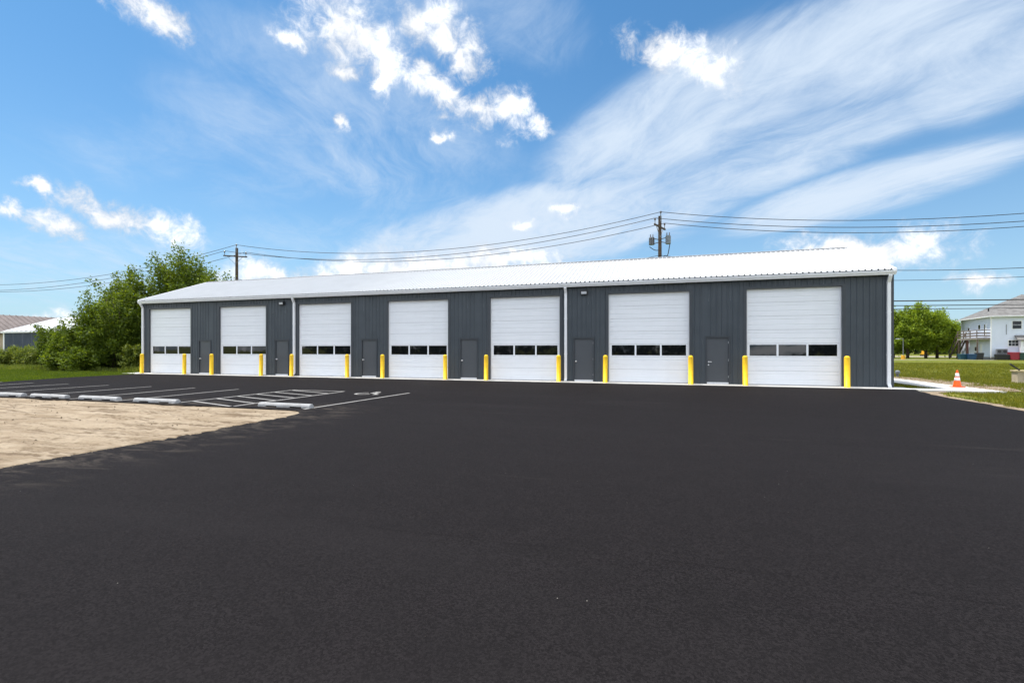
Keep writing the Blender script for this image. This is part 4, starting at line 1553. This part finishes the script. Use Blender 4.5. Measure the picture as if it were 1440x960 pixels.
# porch at the right of the front
po = MB().box(3.15, 8.4, -.8, -.05, 0, 3.0).build('porch', 'white_trim', hs)
MB().add([(2.7, -1.1, 3.02), (8.8, -1.1, 3.02), (8.8, -.04, 3.75), (2.7, -.04, 3.75), (2.7, -1.1, 3.16), (8.8, -1.1, 3.16), (8.8, -.04, 3.89), (2.7, -.04, 3.89)],
         [(3, 2, 1, 0), (4, 5, 6, 7), (0, 1, 5, 4), (1, 2, 6, 5), (3, 0, 4, 7)]).build('porch_roof', 'house_roof', po)
MB().box(3.5, 4.3, -.82, -.801, 2.1, 2.8).build('porch_window', 'dark_glass', po)
# deck on the left wall
dk = MB()
DY1, DXO, DZ = 8.2, -1.7, 3.55
for i in range(14):
    dk.box(DXO + i * .118, DXO + .108 + i * .118, .05, DY1, DZ - .04, DZ)
dk.box(DXO, DXO + .06, .051, DY1 - .001, DZ - .30, DZ - .045)
dk.box(DXO + .061, -.04, .052, .11, DZ - .30, DZ - .045).box(DXO + .061, -.04, DY1 - .07, DY1 - .002, DZ - .30, DZ - .045)
deck = dk.build('deck', 'deck_grey', hs)
for x, y, m in ((DXO + .12, .25, 'deck_wood'), (DXO + .12, 4.1, 'post_red'), (DXO + .12, 7.9, 'deck_wood'), (-.6, 7.9, 'deck_wood')):
    MB().box(x - .09, x + .09, y - .09, y + .09, 0, DZ - .31).build('post', m, deck)
for y in (.15, 2.8, 5.5, 8.1):
    MB().box(DXO - .03, DXO + .07, y - .05, y + .05, DZ + .002, DZ + 1.15).build('rail_post', 'deck_wood', deck)
for z, hgt in ((DZ + 1.151, .12), (DZ + .62, .20), (DZ + .2, .20)):
    MB().box(DXO - .06, DXO - .032, .05, DY1, z, z + hgt).build('rail', 'deck_wood', deck)
    MB().box(DXO, -.1, .04, .09, z, z + hgt).build('rail', 'deck_wood', deck)
# stairs going down beyond the deck
stp = MB()
NS = 15
for s in (-1.55, -.55):
    stp.bar((s, DY1 + .0, DZ - .15), (s, DY1 + 4.3, .05), .10, .34)
stair = stp.build('stair', 'deck_wood', hs)
for i in range(NS):
    y = DY1 + .12 + i * 4.15 / NS
    z = DZ - .2 - i * (DZ - .15) / NS
    MB().box(-1.6, -.5, y, y + .30, z, z + .06).build('tread', 'deck_wood', stair)
for s in (-1.6, -.5):
    MB().bar((s, DY1, DZ + 1.1), (s, DY1 + 4.3, 1.2), .10, .16).build('handrail', 'deck_wood', stair)
    for k in range(4):
        y = DY1 + .2 + k * 1.33
        zb = DZ - .2 - k * 1.02
        MB().box(s - .045, s + .045, y - .045, y + .045, max(0, zb), zb + 1.25).build('stair_post', 'deck_wood', stair)

# bins and units along the house foot (things of their own)
ha = R(-9.45)


def hpos(x, y):
    return (63.36 + x * math.cos(ha) - y * math.sin(ha), 71.62 + x * math.sin(ha) + y * math.cos(ha), GZ)


def bin_(x, y, mat, label, w=.75, h=1.05, cat='bin', wheels=True):
    t = thing('wheeled_bin', label, cat, hpos(x, y), ha + R(random.uniform(-8, 8)), 'bins along the foot of the house')
    a, b_ = w * .40, w * .5
    MB().add([(-a, -a, .06), (a, -a, .06), (a, a, .06), (-a, a, .06), (-b_, -b_, h), (b_, -b_, h), (b_, b_, h), (-b_, b_, h)],
             [(3, 2, 1, 0), (0, 1, 5, 4), (1, 2, 6, 5), (2, 3, 7, 6), (3, 0, 4, 7), (4, 5, 6, 7)]).build('body', mat, t)
    MB().sweep_x([(-b_ - .04, h + .002), (b_ + .05, h + .002), (b_ + .05, h + .05), (0, h + .09), (-b_ - .04, h + .04)], -b_ - .03, b_ + .03).build('lid', mat, t)
    for s in (-1, 1):
        MB().tube([(s * (a + .01), a, .11), (s * (a + .06), a, .11)], .11, 10).build('wheel', 'bin_black', t)
    return t


bin_(-3.5, .0, 'bin_teal', 'teal blue bin below the left end of the house deck', .95, .85)
bin_(-2.55, -.4, 'bin_blue', 'bright blue bin below the middle of the house deck', 1.1, .85)
bin_(-1.6, -.5, 'bin_black', 'black bin standing at the corner of the house', .95)
bin_(.6, -1.0, 'bin_black', 'black bin below the wall mounted units of the house', .9, .8)
bin_(1.35, -1.05, 'bin_black', 'black bin just left of the red bin', .85, .8)
bin_(2.2, -1.2, 'bin_red', 'red bin standing before the white porch', 1.15, 1.15)
bin_(3.1, -1.3, 'bin_green', 'dark green bin right of the red bin', 1.05, 1.1)
for k, (x, lab) in enumerate(((.7, 'grey air conditioning unit on the house wall, left one'), (1.35, 'grey air conditioning unit on the house wall, right one'))):
    t = thing('air_conditioner', lab, 'air conditioner', hpos(x, -.55), ha, 'air conditioning units on the house')
    MB().box(-.3, .3, -.22, .22, .95, 1.75).build('casing', 'bracket_grey', t)
    MB().tube([(0, -.221, 1.35), (0, -.235, 1.35)], .24, 14).build('fan_grille', 'lamp_black', t)
    MB().box(-.32, .32, .2, .5, .85, .94).build('bracket', 'bracket_grey', t)

# lamp post, yellow machine, lane and road beyond the field
t = thing('lamp_post', 'slim lamp post with a yellow base in the far field', 'lamp post', (51.9, 72.3, GZ))
MB().lathe([(.30, 0), (.30, .62), (.22, .68)], n=12).build('base', 'machine_yellow', t)
MB().tube([(0, 0, .6), (0, 0, 3.5)], [.07, .05], 8).build('pole', 'bracket_grey', t)
MB().tube([(0, 0, 3.4), (-.35, -.1, 3.5), (-.75, -.2, 3.48)], .04, 6).build('arm', 'bracket_grey', t)
MB().box(-1.1, -.65, -.32, -.1, 3.40, 3.50).build('lamp_head', 'lens_grey', t)
t = thing('yellow_machine', 'small yellow digger standing under the far trees', 'digger', (75.4, 119.0, GZ), R(20))
t.scale = (.72, .72, .80)
MB().sweep_x([(-.5, .55), (.5, .55), (.5, 1.0), (.15, 1.1), (-.5, 1.0)], -.9, .7).build('body', 'machine_yellow', t)
MB().box(-.6, .2, -.45, .45, 1.101, 1.8).build('cab', 'machine_yellow', t)
MB().box(-.4, .05, -.46, -.451, 1.2, 1.7).build('cab_window', 'dark_glass', t)
MB().tube([(.6, 0, .9), (1.2, 0, 1.5), (1.7, 0, .6)], .09, 8).build('boom', 'machine_yellow', t)
for s in (-1, 1):
    MB().box(-.9, .8, s * .62 - .14, s * .62 + .14, .0, .5).build('track', 'bin_black', t)
tag(slab('gravel_lane', [(30, 58), (47, 66.5), (56, 68.8), (62, 67.6), (62, 69.2), (56, 70.6), (46, 69), (30, 61.5)], -.058, -.04, 'gravel_tan'), kind='structure')
tag(slab('gravel_road', [(-60, 112), (170, 96), (170, 112), (-60, 130)], -.058, -.035, 'gravel_tan'), kind='structure')
